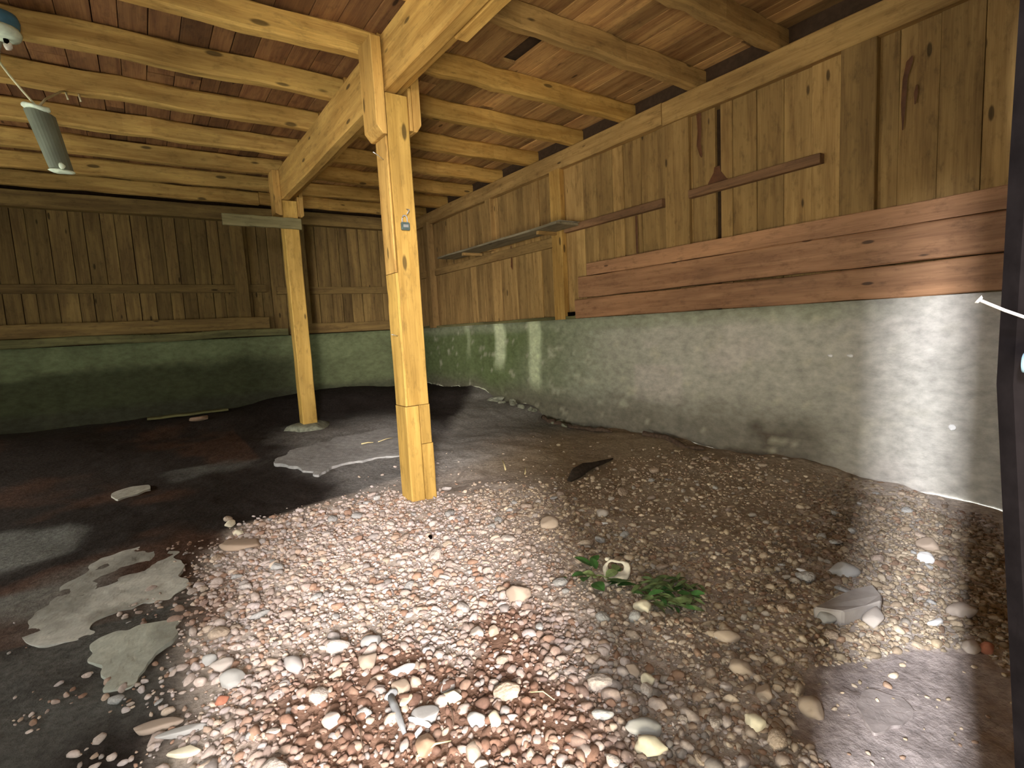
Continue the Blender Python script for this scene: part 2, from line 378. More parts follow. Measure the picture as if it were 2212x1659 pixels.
def mixer(c0, n):
    st = {'c': np.repeat(np.array(c0)[None], n, 0)}
    def mix(c, wt):
        wt = np.clip(np.asarray(wt, float) + np.zeros(n), 0, 1)[:, None]; st['c'] = st['c'] * (1 - wt) + np.array(c)[None] * wt
    return st, mix
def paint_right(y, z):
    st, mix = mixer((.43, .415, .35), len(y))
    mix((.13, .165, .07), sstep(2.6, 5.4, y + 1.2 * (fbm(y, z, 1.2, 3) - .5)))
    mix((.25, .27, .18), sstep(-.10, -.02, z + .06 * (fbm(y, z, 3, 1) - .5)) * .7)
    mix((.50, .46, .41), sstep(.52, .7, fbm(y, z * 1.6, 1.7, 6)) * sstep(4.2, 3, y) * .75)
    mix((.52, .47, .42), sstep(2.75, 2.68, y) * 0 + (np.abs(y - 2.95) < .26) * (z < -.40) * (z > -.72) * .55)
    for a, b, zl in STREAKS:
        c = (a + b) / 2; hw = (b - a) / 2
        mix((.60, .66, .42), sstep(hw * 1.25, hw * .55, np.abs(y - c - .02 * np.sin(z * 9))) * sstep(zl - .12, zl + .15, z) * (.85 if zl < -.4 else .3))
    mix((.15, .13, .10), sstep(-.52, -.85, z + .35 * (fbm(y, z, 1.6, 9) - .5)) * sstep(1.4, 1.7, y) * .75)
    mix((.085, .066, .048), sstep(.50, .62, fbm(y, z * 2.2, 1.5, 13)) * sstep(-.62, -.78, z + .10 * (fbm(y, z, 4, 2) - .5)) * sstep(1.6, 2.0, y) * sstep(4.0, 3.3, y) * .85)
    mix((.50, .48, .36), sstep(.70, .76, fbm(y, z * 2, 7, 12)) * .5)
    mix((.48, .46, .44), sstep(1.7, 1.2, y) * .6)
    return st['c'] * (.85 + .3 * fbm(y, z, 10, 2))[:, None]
def paint_back(x, z):
    st, mix = mixer((.13, .15, .075), len(x))
    mix((.055, .06, .03), sstep(-.16, -.34, z + .22 * (fbm(x, z, 2.5, 3) - .5)) * sstep(1.9, 1.5, x))
    mix((.17, .20, .10), sstep(.5, .66, fbm(x, z * 2, 2, 5)) * (z > -.3) * .7)
    mix((.045, .042, .03), sstep(-.62, -.74, z) * .7)
    return st['c'] * (.8 + .4 * fbm(x, z, 8, 2))[:, None]
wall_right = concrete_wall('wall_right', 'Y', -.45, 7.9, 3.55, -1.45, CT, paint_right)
wall_back = concrete_wall('wall_back', 'X', -2.9, 3.75, 7.6, -1.4, CT, paint_back)

# right wall, timber part
XB = 3.64                                                     # face of the upright boards
timber('wall_light_block', 'Y', (3.70, 3.74), (-.45, 7.9), (CT, 1.95), M['dark_gap'], wall_right, 1, 0)  # dark sheet added behind the boards to block outside light
y = 7.58
edges = []
seams = [1.555, 1.738, 1.920, 2.106, 2.29, 2.385, 2.432, 2.63]
ys_ = list(np.arange(-.40, 1.36, .185)) + seams
yy = 2.63
while yy < 7.5:
    yy += random.choice([.15, .17, .185, .2, .13]); ys_.append(yy)
ys_[-1] = 7.6
for i in range(len(ys_) - 1):
    a, b = ys_[i], ys_[i + 1]
    if abs(a - 2.385) < .002: continue                        # the open joint with resin runs
    g = .0012 if random.random() < .7 else .003
    pr = random.uniform(0, .012)
    timber('wall_board', 'Z', (XB - pr, XB + .03 - pr), (a + g, b - g), (CT + .002, 1.60), M['boardZ'], wall_right, 2, .001, .002)
# wide uprights, rail, plate
timber('wall_stud', 'Z', (3.585, 3.64), (1.362, 1.552), (.52, 1.56), M['boardZ'], wall_right, 4)
timber('wall_stud', 'Z', (3.60, 3.64), (2.64, 2.87), (.52, 1.56), M['boardZ'], wall_right, 4)
timber('wall_stud', 'Z', (3.565, 3.63), (4.13, 4.29), (CT, 1.56), M['timberZ'], wall_right, 4)
timber('wall_stud', 'Z', (3.60, 3.64), (4.30, 4.325), (CT, .93), M['timberZ'], wall_right, 2)
timber('wall_stud', 'Z', (3.57, 3.64), (5.42, 5.53), (.93, 1.56), M['boardZ'], wall_right, 4)
timber('wall_stud', 'Z', (3.52, 3.62), (7.02, 7.14), (CT, 1.56), M['boardZ'], wall_right, 4)
timber('wall_rail', 'Y', (3.575, 3.63), (1.66, 2.63), (.915, .975), M['railY'], wall_right, 4)
timber('wall_rail', 'Y', (3.575, 3.63), (2.88, 4.1), (.905, .97), M['railY'], wall_right, 4)
timber('wall_rail', 'Y', (3.60, 3.64), (4.3, 7.5), (.80, .90), M['boardY'], wall_right, 4)
timber('top_plate', 'Y', (3.575, 3.72), (-.4, 2.86), (1.525, 1.70), M['boardY'], wall_right, 10, .003, .006)
timber('top_plate', 'Y', (3.565, 3.72), (2.864, 7.6), (1.535, 1.70), M['boardY'], wall_right, 12, .003, .006)
timber('sill_plank', 'Y', (3.545, 3.63), (-.4, 3.95), (CT + .004, .232), M['redY'], wall_right, 14, .004, .006)
timber('sill_plank', 'Y', (3.552, 3.63), (-.4, 3.90), (.244, .445), M['redY'], wall_right, 14, .004, .006)
timber('sill_plank', 'Y', (3.560, 3.63), (-.4, 3.78), (.449, .565), M['redY'], wall_right, 14, .004, .004)
timber('sill_strip', 'Y', (3.575, 3.64), (3.96, 7.55), (CT - .012, CT + .03), M['mossY'], wall_right, 14, .006, .004)
timber('sill_block', 'Z', (3.56, 3.62), (3.99, 4.08), (CT + .03, .115), M['black'], wall_right, 1, .004)
# back wall, timber part
timber('wall_light_block', 'X', (-2.8, 3.75), (7.76, 7.8), (CT, 1.95), M['dark_gap'], wall_back, 1, 0)  # same added light-blocking sheet, behind the back boards
xx = -2.8
while xx < 3.55:
    wd = random.choice([.13, .15, .16, .18, .12]); pr = random.uniform(0, .015)
    timber('wall_board', 'Z', (xx + .003, min(xx + wd - .003, 3.6)), (7.70 - pr, 7.735 - pr), (CT + .01, 1.62), M['backZ'], wall_back, 2, .0015, .002)
    xx += wd
timber('wall_rail', 'X', (-2.8, 1.42), (7.655, 7.69), (.63, .73), M['backX'], wall_back, 6)
timber('wall_rail', 'X', (1.55, 3.5), (7.655, 7.69), (.60, .70), M['backX'], wall_back, 6)
timber('top_plate', 'X', (-2.8, 3.57), (7.58, 7.74), (1.53, 1.70), M['backX'], wall_back, 12, .004, .006)
timber('sill_plank', 'X', (-2.8, 1.40), (7.56, 7.68), (.15, .30), M['backX'], wall_back, 12, .006, .008)
timber('sill_plank', 'X', (-2.8, 1.62), (7.54, 7.68), (CT + .006, .145), M['mossX'], wall_back, 12, .008, .01)
timber('sill_plank', 'X', (1.68, 3.52), (7.58, 7.68), (CT + .01, .19), M['backX'], wall_back, 8, .006, .006)
timber('wall_stud', 'Z', (1.05, 1.20), (7.60, 7.66), (.30, 1.53), M['backZ'], wall_back, 4)
timber('wall_stud', 'Z', (1.86, 1.96), (7.60, 7.66), (.19, 1.53), M['backZ'], wall_back, 4)
# left and front walls lie outside the picture; the left has a long opening added for its fill lamp, the front one the doorway we look through
wall_left = timber('wall_left', 'Y', (-2.95, -2.75), (-.5, 7.8), (-1.4, -.62), M['greyY'], None, 2); tag(wall_left, kind='structure')
timber('wall_board', 'Y', (-2.90, -2.80), (-.5, 7.8), (.55, 1.95), M['boardY'], wall_left, 2)
timber('wall_board', 'Y', (-2.90, -2.80), (-.5, 2.2), (-.62, .55), M['boardY'], wall_left, 2)
timber('wall_board', 'Y', (-2.90, -2.80), (5.2, 7.8), (-.62, .55), M['boardY'], wall_left, 2)
wall_front = timber('wall_front', 'X', (-2.95, -.55), (-.05, 0.0), (-1.3, 1.95), M['boardX'], None, 2); tag(wall_front, kind='structure')
timber('wall_board', 'X', (-.55, .36), (-.05, 0.0), (1.05, 1.95), M['boardX'], wall_front, 2)
timber('wall_board', 'X', (.36, 3.9), (-.30, -.24), (-1.3, 1.95), M['boardX'], wall_front, 2)
# the door edge at the right of the picture: a leaning board, its shade put into the colour
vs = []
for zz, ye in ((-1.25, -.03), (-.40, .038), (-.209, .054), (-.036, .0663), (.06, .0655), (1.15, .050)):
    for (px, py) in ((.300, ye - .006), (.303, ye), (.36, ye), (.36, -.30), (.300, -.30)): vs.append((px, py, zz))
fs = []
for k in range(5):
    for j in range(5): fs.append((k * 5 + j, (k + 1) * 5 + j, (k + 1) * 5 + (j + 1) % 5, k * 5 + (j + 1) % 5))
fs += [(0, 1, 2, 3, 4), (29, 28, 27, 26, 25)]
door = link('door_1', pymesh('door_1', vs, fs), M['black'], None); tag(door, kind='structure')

# ------------------------------------------------------------------ ceiling: deck boards on joists
ceiling = timber('ceiling', 'X', (-2.9, 3.75), (-.5, 7.8), (1.90, 1.96), M['dark_gap'], None, 1, 0); tag(ceiling, kind='structure')
xx = -2.75
while xx < 3.62:
    wd = random.choice([.10, .12, .14, .16, .19])
    yy = -.4 - random.random() * 1.5
    while yy < 7.6:
        ln = random.choice([1.36, 2.04, 2.72]); a, b = max(yy, -.4), min(yy + ln, 7.68)
        gap = abs(xx + wd / 2 - 2.31) < .05 and a < 3.0 < b
        if b - a > .1:
            if gap:
                a2 = 3.18
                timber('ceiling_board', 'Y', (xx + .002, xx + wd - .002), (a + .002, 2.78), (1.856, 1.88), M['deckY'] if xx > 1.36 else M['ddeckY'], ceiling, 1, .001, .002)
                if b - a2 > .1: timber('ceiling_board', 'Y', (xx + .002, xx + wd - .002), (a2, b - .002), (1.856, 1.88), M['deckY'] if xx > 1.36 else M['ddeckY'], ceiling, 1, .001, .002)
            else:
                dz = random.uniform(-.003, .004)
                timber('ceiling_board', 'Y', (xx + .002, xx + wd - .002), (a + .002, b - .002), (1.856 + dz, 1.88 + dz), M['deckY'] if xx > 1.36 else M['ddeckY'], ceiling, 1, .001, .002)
        yy += ln
    xx += wd
REAR = [.62, 1.31, 2.0, 2.66, 3.36, 4.02, 4.69, 5.39, 6.08, 6.76, 7.44]
for i, r in enumerate(REAR):
    timber('joist', 'X', (-2.8, 1.385), (r - .085, r), (1.70, 1.852), M['joistX'], ceiling, 22, .007, .013)
    s = -.03 if 2 < r < 4.5 else 0
    timber('joist', 'X', (1.39, 3.70), (r - .085 + s, r + s), (1.702, 1.852), M['timberX'] if i > 3 else M['boardX'], ceiling, 16, .007, .015)

# ------------------------------------------------------------------ beam and posts
beam = empty('ceiling_beam', (1.37, 3.0, 1.40), 'long yellow timber beam carried on the two posts under the joists', 'beam')
timber('beam_plank', 'Y', (1.292, 1.376), (-.2, 5.93), (1.392, 1.698), M['timberY'], beam, 20, .003, .010)
timber('beam_plank', 'Y', (1.384, 1.458), (-.2, 5.93), (1.432, 1.698), M['timberY'], beam, 20, .004, .022)
timber('packing_board', 'Y', (1.386, 1.462), (-.2, 2.33), (1.396, 1.430), M['timberY'], beam, 8, .003, .006)

def chamfer_plate(name, x0, x1, y0, y1, z0, z1, outer, mat, parent, cut=.045):
    # side plate whose lower outer corner is cut off; profile in XZ
    if outer < 0: prof = [(x0, z1), (x0, z0 + cut), (x0 + .6 * (x1 - x0), z0), (x1, z0), (x1, z1)]
    else: prof = [(x0, z1), (x0, z0), (x1 - .6 * (x1 - x0), z0), (x1, z0 + cut), (x1, z1)]
    cx, cy, cz = (x0 + x1) / 2, (y0 + y1) / 2, (z0 + z1) / 2
    v = [(px - cx, y0 - cy, pz - cz) for px, pz in prof] + [(px - cx, y1 - cy, pz - cz) for px, pz in prof]
    f = [tuple(range(5)), tuple(range(9, 4, -1))] + [(i, i + 5, (i + 1) % 5 + 5, (i + 1) % 5) for i in range(5)]
    me = pymesh(name, v, f)
    bm = bmesh.new(); bm.from_mesh(me); bmesh.ops.bevel(bm, geom=list(bm.edges), offset=.003, segments=1, affect='EDGES'); bmesh.ops.recalc_face_normals(bm, faces=list(bm.faces)); bm.to_mesh(me); bm.free()
    return link(name, me, mat, parent, (cx, cy, cz))

def tube(name, pts, rad, mat, parent=None, sides=7, loc=None):
    """tube along pts (lens frame); rad number or list"""
    pts = [Vector(p) for p in pts]; n = len(pts); R = rad if isinstance(rad, (list, tuple)) else [rad] * n
    c = Vector(loc) if loc else sum(pts, Vector()) / n
    v, f = [], []
    up = Vector((0, 0, 1))
    for i, p in enumerate(pts):
        d = (pts[min(i + 1, n - 1)] - pts[max(i - 1, 0)]).normalized()
        u = d.cross(up if abs(d.z) < .9 else Vector((1, 0, 0))).normalized(); w_ = u.cross(d)
        for j in range(sides):
            a = 2 * math.pi * j / sides
            v.append(tuple(p - c + (u * math.cos(a) + w_ * math.sin(a)) * R[i]))
    for i in range(n - 1):
        for j in range(sides): f.append((i * sides + j, i * sides + (j + 1) % sides, (i + 1) * sides + (j + 1) % sides, (i + 1) * sides + j))
    f += [tuple(range(sides - 1, -1, -1)), tuple((n - 1) * sides + j for j in range(sides))]
    me = pymesh(name, v, f)
    bm = bmesh.new(); bm.from_mesh(me); bmesh.ops.recalc_face_normals(bm, faces=list(bm.faces)); bm.to_mesh(me); bm.free()
    return link(name, me, mat, parent, c, True)

post = empty('wooden_post', (1.36, 3.08, -1.06), 'nearest square yellow timber post, standing in the lit gravel', 'post')
timber('post_shaft', 'Z', (1.2985, 1.437), (3.0, 3.158), (-.452, 1.385), M['post'], post, 10, .0015, .006)
timber('post_lath', 'Z', (1.280, 1.2925), (3.004, 3.158), (.36, 1.385), M['timberZ'], post, 6, .001, .003)
timber('post_lath', 'Z', (1.280, 1.2985), (3.000, 3.158), (-.452, .356), M['post'], post, 6, .001, .004)
timber('post_foot', 'Z', (1.274, 1.367), (2.997, 3.16), (-1.13, -.456), M['post'], post, 4, .002, .008)
timber('post_foot', 'Z', (1.369, 1.441), (3.001, 3.16), (-.70, -.455), M['post'], post, 3, .001, .005)
timber('post_foot', 'Z', (1.369, 1.446), (2.996, 3.16), (-1.13, -.703), M['post'], post, 3, .002, .006)
chamfer_plate('side_plate', 1.218, 1.279, 2.965, 3.165, 1.14, 1.668, -1, M['timberZ'], post)
chamfer_plate('side_plate', 1.459, 1.51, 2.985, 3.165, 1.185, 1.69, 1, M['timberZ'], post)
timber('packing_block', 'Z', (1.4375, 1.458), (2.99, 3.16), (1.19, 1.43), M['timberZ'], post, 2)
tube('nail', [(1.285, 3.06, 1.02), (1.235, 3.03, 1.035), (1.205, 3.02, 1.045)], .0028, M['metal'], post)
tube('nail', [(1.285, 3.05, -.02), (1.25, 3.03, -.012), (1.232, 3.02, -.008)], .0035, M['metal'], post)
tube('nail', [(1.378, 3.005, .735), (1.380, 2.965, .722), (1.362, 2.962, .696)], .003, M['old_iron'], post)

post2 = empty('wooden_post', (1.36, 5.82, -.93), 'far square timber post on a round concrete pad, crossed by a pale board', 'post')
timber('post_shaft', 'Z', (1.292, 1.438), (5.75, 5.90), (-.905, 1.385), M['post_far'], post2, 10, .002, .006)
chamfer_plate('side_plate', 1.222, 1.290, 5.735, 5.915, 1.235, 1.672, -1, M['timberZ'], post2, .02)
chamfer_plate('side_plate', 1.459, 1.497, 5.735, 5.915, 1.225, 1.69, 1, M['timberZ'], post2, .02)
timber('packing_block', 'Z', (1.4395, 1.458), (5.74, 5.9), (1.23, 1.43), M['timberZ'], post2, 2)
sh = timber('post_shoe', 'X', (1.288, 1.445), (5.735, 5.90), (-.928, -.906), M['metal'], post2, 2, 0, .003); sh['label'] = 'bright metal shoe under the post'

tie = timber('cross_board', 'X', (.74, 1.455), (5.712, 5.747), (1.105, 1.212), M['gpaleX'], None, 8, .003, .004)
tag(tie, 'pale weathered board nailed level across the far post', 'board')

# pad below the far post
def lump(name, sx, sy, sz, mat, parent=None, loc=(0, 0, 0), seed=0, sub=2, rough=.18, flat=0.0, rotz=0.0):
    bm = bmesh.new(); bmesh.ops.create_icosphere(bm, subdivisions=sub, radius=1)
    r = random.Random(seed); ph = [(r.uniform(-1, 1), r.uniform(-1, 1), r.uniform(-1, 1), r.uniform(1.2, 3.2), r.uniform(0, 6)) for _ in range(7)]
    planes = [(Vector((r.gauss(0, 1), r.gauss(0, 1), r.gauss(0, .6))).normalized(), r.uniform(.55, .9)) for _ in range(8)]
    for v in bm.verts:
        p = v.co.copy(); k = 1 + rough * sum(math.sin(f * (a * p.x + b * p.y + c * p.z) * 2 + q) for a, b, c, f, q in ph) / 3
        p *= k
        for n_, d in planes:
            e = p.dot(n_) - d
            if e > 0: p -= n_ * e * .93
        if flat and p.z > flat: p.z = flat + (p.z - flat) * .15
        v.co = (p.x * sx, p.y * sy, p.z * sz)
    me = bpy.data.meshes.new(name); bm.to_mesh(me); bm.free()
    o = link(name, me, mat, parent, loc, True); o.rotation_euler = (0, 0, rotz); return o

pad = lump('concrete_pad', .27, .24, .078, M['chunk'], None, (1.37, 5.79, -.962), 3, 3, .12, .72)
tag(pad, 'rough round concrete pad under the far post', 'footing')

# ------------------------------------------------------------------ shelf, padlock, lamp
shelf = empty('wall_shelf', (3.45, 5.1, .93), 'narrow weathered board shelf on the right wall beyond the sill planks', 'shelf')
timber('shelf_board', 'Y', (3.285, 3.56), (3.87, 6.3), (.935, .958), M['dgreyY'], shelf, 8, .003, .003)
timber('shelf_board', 'Y', (3.30, 3.56), (3.85, 3.99), (.960, .968), M['greyY'], shelf, 2, .001, .002)
timber('shelf_bracket', 'X', (3.33, 3.60), (4.20, 4.24), (.90, .934), M['boardX'], shelf, 2)
timber('shelf_bracket', 'X', (3.33, 3.60), (5.70, 5.74), (.90, .934), M['boardX'], shelf, 2)

lock = empty('padlock', (1.356, 2.985, .63), 'small dark green padlock hanging from a nail on the nearest post', 'padlock')
bm = bmesh.new(); bmesh.ops.create_cube(bm, size=1); bmesh.ops.scale(bm, vec=(.054, .018, .046), verts=bm.verts)
bmesh.ops.bevel(bm, geom=list(bm.edges), offset=.004, segments=2, affect='EDGES'); me = bpy.data.meshes.new('lock_body'); bm.to_mesh(me); bm.free()
lb = link('lock_body', me, M['lock'], lock, (1.356, 2.984, .629))
pl = timber('lock_plate', 'X', (1.340, 1.372), (2.9735, 2.9755), (.622, .638), M['metal'], lock, 1, 0, .001)
tube('shackle', [(1.338, 2.984, .648), (1.338, 2.984, .668)] + [(1.354 - .016 * math.cos(a), 2.982, .672 + .020 * math.sin(a)) for a in np.linspace(.2, 2.9, 7)] + [(1.370, 2.984, .668), (1.370, 2.984, .648)], .0035, M['old_iron'], lock)

LY = 3.9
lamp = empty('hanging_lamp', (-.30, LY, 1.15), 'grey box-shaped lamp with pale ends hanging by a cord from the joists', 'lamp')
def frustum(name, top, bot, dy0, dy1, mat, parent, zj=0.0, seg=6):
    """prism between a top edge pair and a bottom edge pair ((x,z),(x,z)), front bulged like a shallow trough"""
    v, f = [], []; m_ = 8
    for (l, r), dy in ((top, dy0), (bot, dy1)):
        for j in range(m_ + 1):
            t = j / m_; x = l[0] + (r[0] - l[0]) * t; z = l[1] + (r[1] - l[1]) * t
            v.append((x, LY - dy * math.sin(math.pi * t) ** .6, z))
        for j in range(m_, -1, -1):
            t = j / m_; x = l[0] + (r[0] - l[0]) * t; z = l[1] + (r[1] - l[1]) * t
            v.append((x, LY + .035, z))
    k = 2 * (m_ + 1)
    for j in range(k): f.append((j, (j + 1) % k, k + (j + 1) % k, k + j))
    f += [tuple(range(k - 1, -1, -1)), tuple(range(k, 2 * k))]
    c = Vector((-.30, LY, 1.15)); me = pymesh(name, [tuple(Vector(p) - c) for p in v], f)
    bm = bmesh.new(); bm.from_mesh(me); bmesh.ops.recalc_face_normals(bm, faces=list(bm.faces)); bm.to_mesh(me); bm.free()
    return link(name, me, mat, parent, c)
T0, T1, B0, B1 = (-.395, 1.315), (-.262, 1.290), (-.318, .995), (-.212, .985)
lerp = lambda p, q, t: (p[0] + (q[0] - p[0]) * t, p[1] + (q[1] - p[1]) * t)
frustum('lamp_housing', (lerp(T0, B0, .03), lerp(T1, B1, .03)), (lerp(T0, B0, .97), lerp(T1, B1, .97)), .055, .04, M['lamp_grey'], lamp)
lump('end_cap', .066, .052, .024, M['lamp_white'], lamp, (-.327, LY - .008, 1.312), 11, 3, .16).rotation_euler = (0, .2, 0)
lump('end_cap', .054, .040, .014, M['lamp_white'], lamp, (-.266, LY - .004, .992), 12, 3, .25).rotation_euler = (0, .1, 0)
lump('end_bead', .018, .010, .020, M['lamp_white'], lamp, (-.262, LY - .04, 1.012), 13, 2, .2)
tube('lamp_cord', [(-.335, LY, 1.325), (-.385, LY + .005, 1.40), (-.43, LY + .02, 1.475), (-.468, LY + .045, 1.55)], .006, M['cord'], lamp)
tube('lamp_wire', [(-.325, LY, 1.325), (-.31, LY + .25, 1.46), (-.26, 4.55, 1.66), (-.24, 4.64, 1.702)], .006, M['cord'], lamp)
fx = empty('lamp_holder', (-.45, 3.98, 1.70), 'blue lamp holder with a whitish rim fixed under a joist at the left edge', 'lamp')
def lathe(name, prof, mat, parent, loc, n=20):
    v, f = [], []
    for (r, z) in prof:
        for j in range(n): a = 2 * math.pi * j / n; v.append((r * math.cos(a), r * math.sin(a), z))
    for i in range(len(prof) - 1):
        for j in range(n): f.append((i * n + j, i * n + (j + 1) % n, (i + 1) * n + (j + 1) % n, (i + 1) * n + j))
    f += [tuple(range(n - 1, -1, -1)), tuple((len(prof) - 1) * n + j for j in range(n))]
    me = pymesh(name, v, f); bm = bmesh.new(); bm.from_mesh(me); bmesh.ops.recalc_face_normals(bm, faces=list(bm.faces)); bm.to_mesh(me); bm.free()
    return link(name, me, mat, parent, loc, True)
lathe('holder_shell', [(.045, .045), (.075, .03), (.085, 0), (.078, -.05)], M['blue'], fx, (-.437, 3.90, 1.735))
lathe('holder_rim', [(.080, .02), (.088, .0), (.080, -.022), (.05, -.03)], M['lamp_white'], fx, (-.437, 3.89, 1.672))
lump('holder_bulb', .020, .020, .024, M['bone'], fx, (-.412, 3.89, 1.612), 5, 2, .1)
tube('holder_neck', [(-.42, 3.89, 1.65), (-.413, 3.89, 1.60)], .012, M['black'], fx)
tube('holder_cord', [(-.44, 3.93, 1.66), (-.462, 3.945, 1.60), (-.468, 3.945, 1.553)], .009, M['greyZ'], fx)
for i, (nx_, lb_) in enumerate(((-.238, 'left one of two pale nails below the fifth joist'), (-.172, 'right one of two pale nails below the fifth joist'))):
    tag(tube('cord_hook', [(nx_, 4.64, 1.702), (nx_ + .002, 4.62, 1.67), (nx_ + .006, 4.61, 1.64)], .0065, M['cord']), ['pale cord hook under a joist, the nearer to the hanging lamp', 'pale cord hook under a joist, the farther from the hanging lamp'][i], 'hook')

# resin and water stains that stand on the boards of the right wall
def streak(pts, wds):
    v, f = [], []
    for (yy_, zz_), w_ in zip(pts, wds):
        v += [(XB - .0165, yy_ - w_, zz_), (XB - .0185, yy_, zz_), (XB - .0165, yy_ + w_, zz_)]
    for i in range(len(pts) - 1):
        for j in range(2): f.append((i * 3 + j, (i + 1) * 3 + j, (i + 1) * 3 + j + 1, i * 3 + j + 1))
    return link('resin_streak', pymesh('resin_streak', v, f), M['resin'], wall_right)
streak([(1.205, 1.36), (1.215, 1.34), (1.235, 1.25), (1.24, 1.12), (1.24, .98)], [.004, .016, .012, .012, .003])
streak([(1.18, 1.20), (1.182, 1.16), (1.185, 1.10)], [.003, .010, .003])
streak([(2.56, 1.53), (2.555, 1.40), (2.565, 1.30), (2.545, 1.22), (2.54, 1.20)], [.022, .016, .018, .012, .003])
streak([(2.41, 1.10), (2.41, 1.06), (2.41, 1.0), (2.40, .98)], [.022, .03, .075, .09])
streak([(5.10, .93), (5.10, .80), (5.105, .70), (5.09, .66)], [.012, .012, .02, .004])
streak([(3.20, .90), (3.20, .70), (3.20, .58)], [.011, .011, .008])
streak([(5.55, 1.50), (5.545, 1.30), (5.55, 1.05)], [.02, .018, .02])

# nail at the door edge and a light blue disc beside it
nail = empty('bent_nail', (.28, .06, 0), 'pale flat-headed nail sticking out of the dark door edge', 'nail')
tube('nail_shank', [(.2805, .0672, .0003), (.281, .060, -.0040), (.285, .0535, -.0078), (.300, .050, -.0105)], [.00065, .0006, .0006, .0006], M['pin'], nail, 10)
tube('nail_head', [(.2802, .0682, .0010), (.2804, .0674, .0004)], [.0019, .0012], M['pin'], nail, 10)
disc = lathe('blue_disc', [(.0008, .004), (.0042, .0035), (.0046, 0), (.004, -.003)], M['ice_blue'], None, (.290, .0525, -.0255)); disc.rotation_euler = (math.pi / 2, 0, 0)
tag(disc, 'small light blue disc at the dark door edge, under the nail', 'disc')

# ------------------------------------------------------------------ slabs of old concrete on the dirt
def slab(name, poly, thick, mat, label, lift=.012, wob=.03, res=.012, dirt=None, top=None):
    """broken plate: every grid cell inside the (noise-frayed) outline, with a skirt down into the dirt; the top follows the ground
    or is level at height top"""
    px = np.array([p[0] for p in poly]); py = np.array([p[1] for p in poly])
    xs = np.arange(px.min() - .03, px.max() + .03, res); ys = np.arange(py.min() - .03, py.max() + .03, res)
    X, Y = np.meshgrid(xs, ys); nx = len(xs)
    wx = X + wob * (fbm(X, Y, 9, 3) - .5) * 2; wy = Y + wob * (fbm(X, Y, 9, 9) - .5) * 2
    cx_, cy_ = (wx[:-1, :-1] + wx[1:, 1:]) / 2, (wy[:-1, :-1] + wy[1:, 1:]) / 2
    inside = inpoly(cx_, cy_, poly)
    cells = np.argwhere(inside); used = {}; v, f, cnt = [], [], {}
    # level of the plate: a plane through the ground plus a little relief
    A = np.c_[px, py, np.ones(len(px))]; pl, *_ = np.linalg.lstsq(A, h(px, py), rcond=None)
    Zt = (pl[0] * X + pl[1] * Y + pl[2] if top is None else np.full(X.shape, top)) + lift + .008 * (fbm(X, Y, 5, 2) - .5) + .003 * (vnoise(X, Y, 30, 4) - .5)
    def vid(i, j):
        k = (i, j)
        if k not in used: used[k] = len(v); v.append((X[i, j] + .004 * math.sin(37 * i + 11 * j), Y[i, j] + .004 * math.sin(23 * i + 29 * j), Zt[i, j]))
        return used[k]
    for i, j in cells:
        q = [(i, j), (i, j + 1), (i + 1, j + 1), (i + 1, j)]; f.append(tuple(vid(*k) for k in q))
        for a_, b_ in zip(q, q[1:] + q[:1]): cnt[(a_, b_)] = 1
    # smooth the frayed outline
    nb = {}
    for (a_, b_) in cnt:
        if (b_, a_) not in cnt: nb.setdefault(a_, []).append(b_); nb.setdefault(b_, []).append(a_)
    for _ in range(4):
        new = {k: np.array(v[used[k]]) * .4 + np.mean([v[used[q]] for q in n_], 0) * .6 for k, n_ in nb.items()}
        for k, p in new.items(): v[used[k]] = tuple(p)
    low = {}
    for (a_, b_) in list(cnt):
        if (b_, a_) in cnt: continue
        for k in (a_, b_):
            if k not in low: p = v[used[k]]; low[k] = len(v); v.append((p[0], p[1], p[2] - thick))
        f.append((used[b_], used[a_], low[a_], low[b_]))
    V = np.array(v); c = V.mean(0)
    me = pymesh(name, V - c, f)
    n1, n2 = fbm(V[:, 0], V[:, 1], 5, 7), fbm(V[:, 0], V[:, 1], 2.2, 1)
    base_, dcol, amt = dirt
    wt = np.clip(sstep(.42, .66, n1 * .6 + n2 * .4 + .0) * amt, 0, 1)[:, None]
    C = np.array(base_)[None] * (1 - wt) + np.array(dcol)[None] * wt
    set_col(me, np.c_[C * (.85 + .3 * fbm(V[:, 0], V[:, 1], 14, 5))[:, None], np.ones(len(V))])
    o = link(name, me, M['slab_top'], None, c); tag(o, label, 'slab', 'old concrete slabs in the dirt'); return o
DK = (.07, .062, .055)
slab('concrete_slab', SLAB_A, .03, None, 'large dull grey concrete slab lying in dark soil at the left', .001, .09, dirt=((.47, .46, .41), (.20, .19, .165), .8))
slab('concrete_slab', SLAB_B, .035, None, 'smaller concrete slab with a straight edge between dark soil and the gravel', .008, .05, dirt=((.40, .41, .35), (.2, .19, .16), .7))
slab('concrete_slab', SLAB_C, .05, None, 'broad thin grey slab with a broken overhanging edge before the far post', .020, .09, dirt=((.34, .335, .325), (.24, .23, .22), .6))
slab('concrete_slab', [(-.30, 4.62), (-.20, 4.72), (-.08, 4.68), (-.06, 4.56), (-.16, 4.46), (-.26, 4.40)], .03, None, 'small pale flat slab alone in the dark dirt at the left', .014, .03, dirt=((.42, .40, .34), (.3, .28, .24), .5))
BP = [(1.775, .835), (1.883, .822), (2.003, .805), (2.075, .765), (2.010, .712), (1.957, .695), (1.905, .722), (1.809, .752)]
bc = Vector((1.93, .77, -1.02)); nb = len(BP)
vb = [(x_ - bc.x, y_ - bc.y, .020 - .10 * (y_ - bc.y) + .004 * math.sin(9 * i)) for i, (x_, y_) in enumerate(BP)] + [((x_ - bc.x) * .97, (y_ - bc.y) * .95, -.055) for x_, y_ in BP]
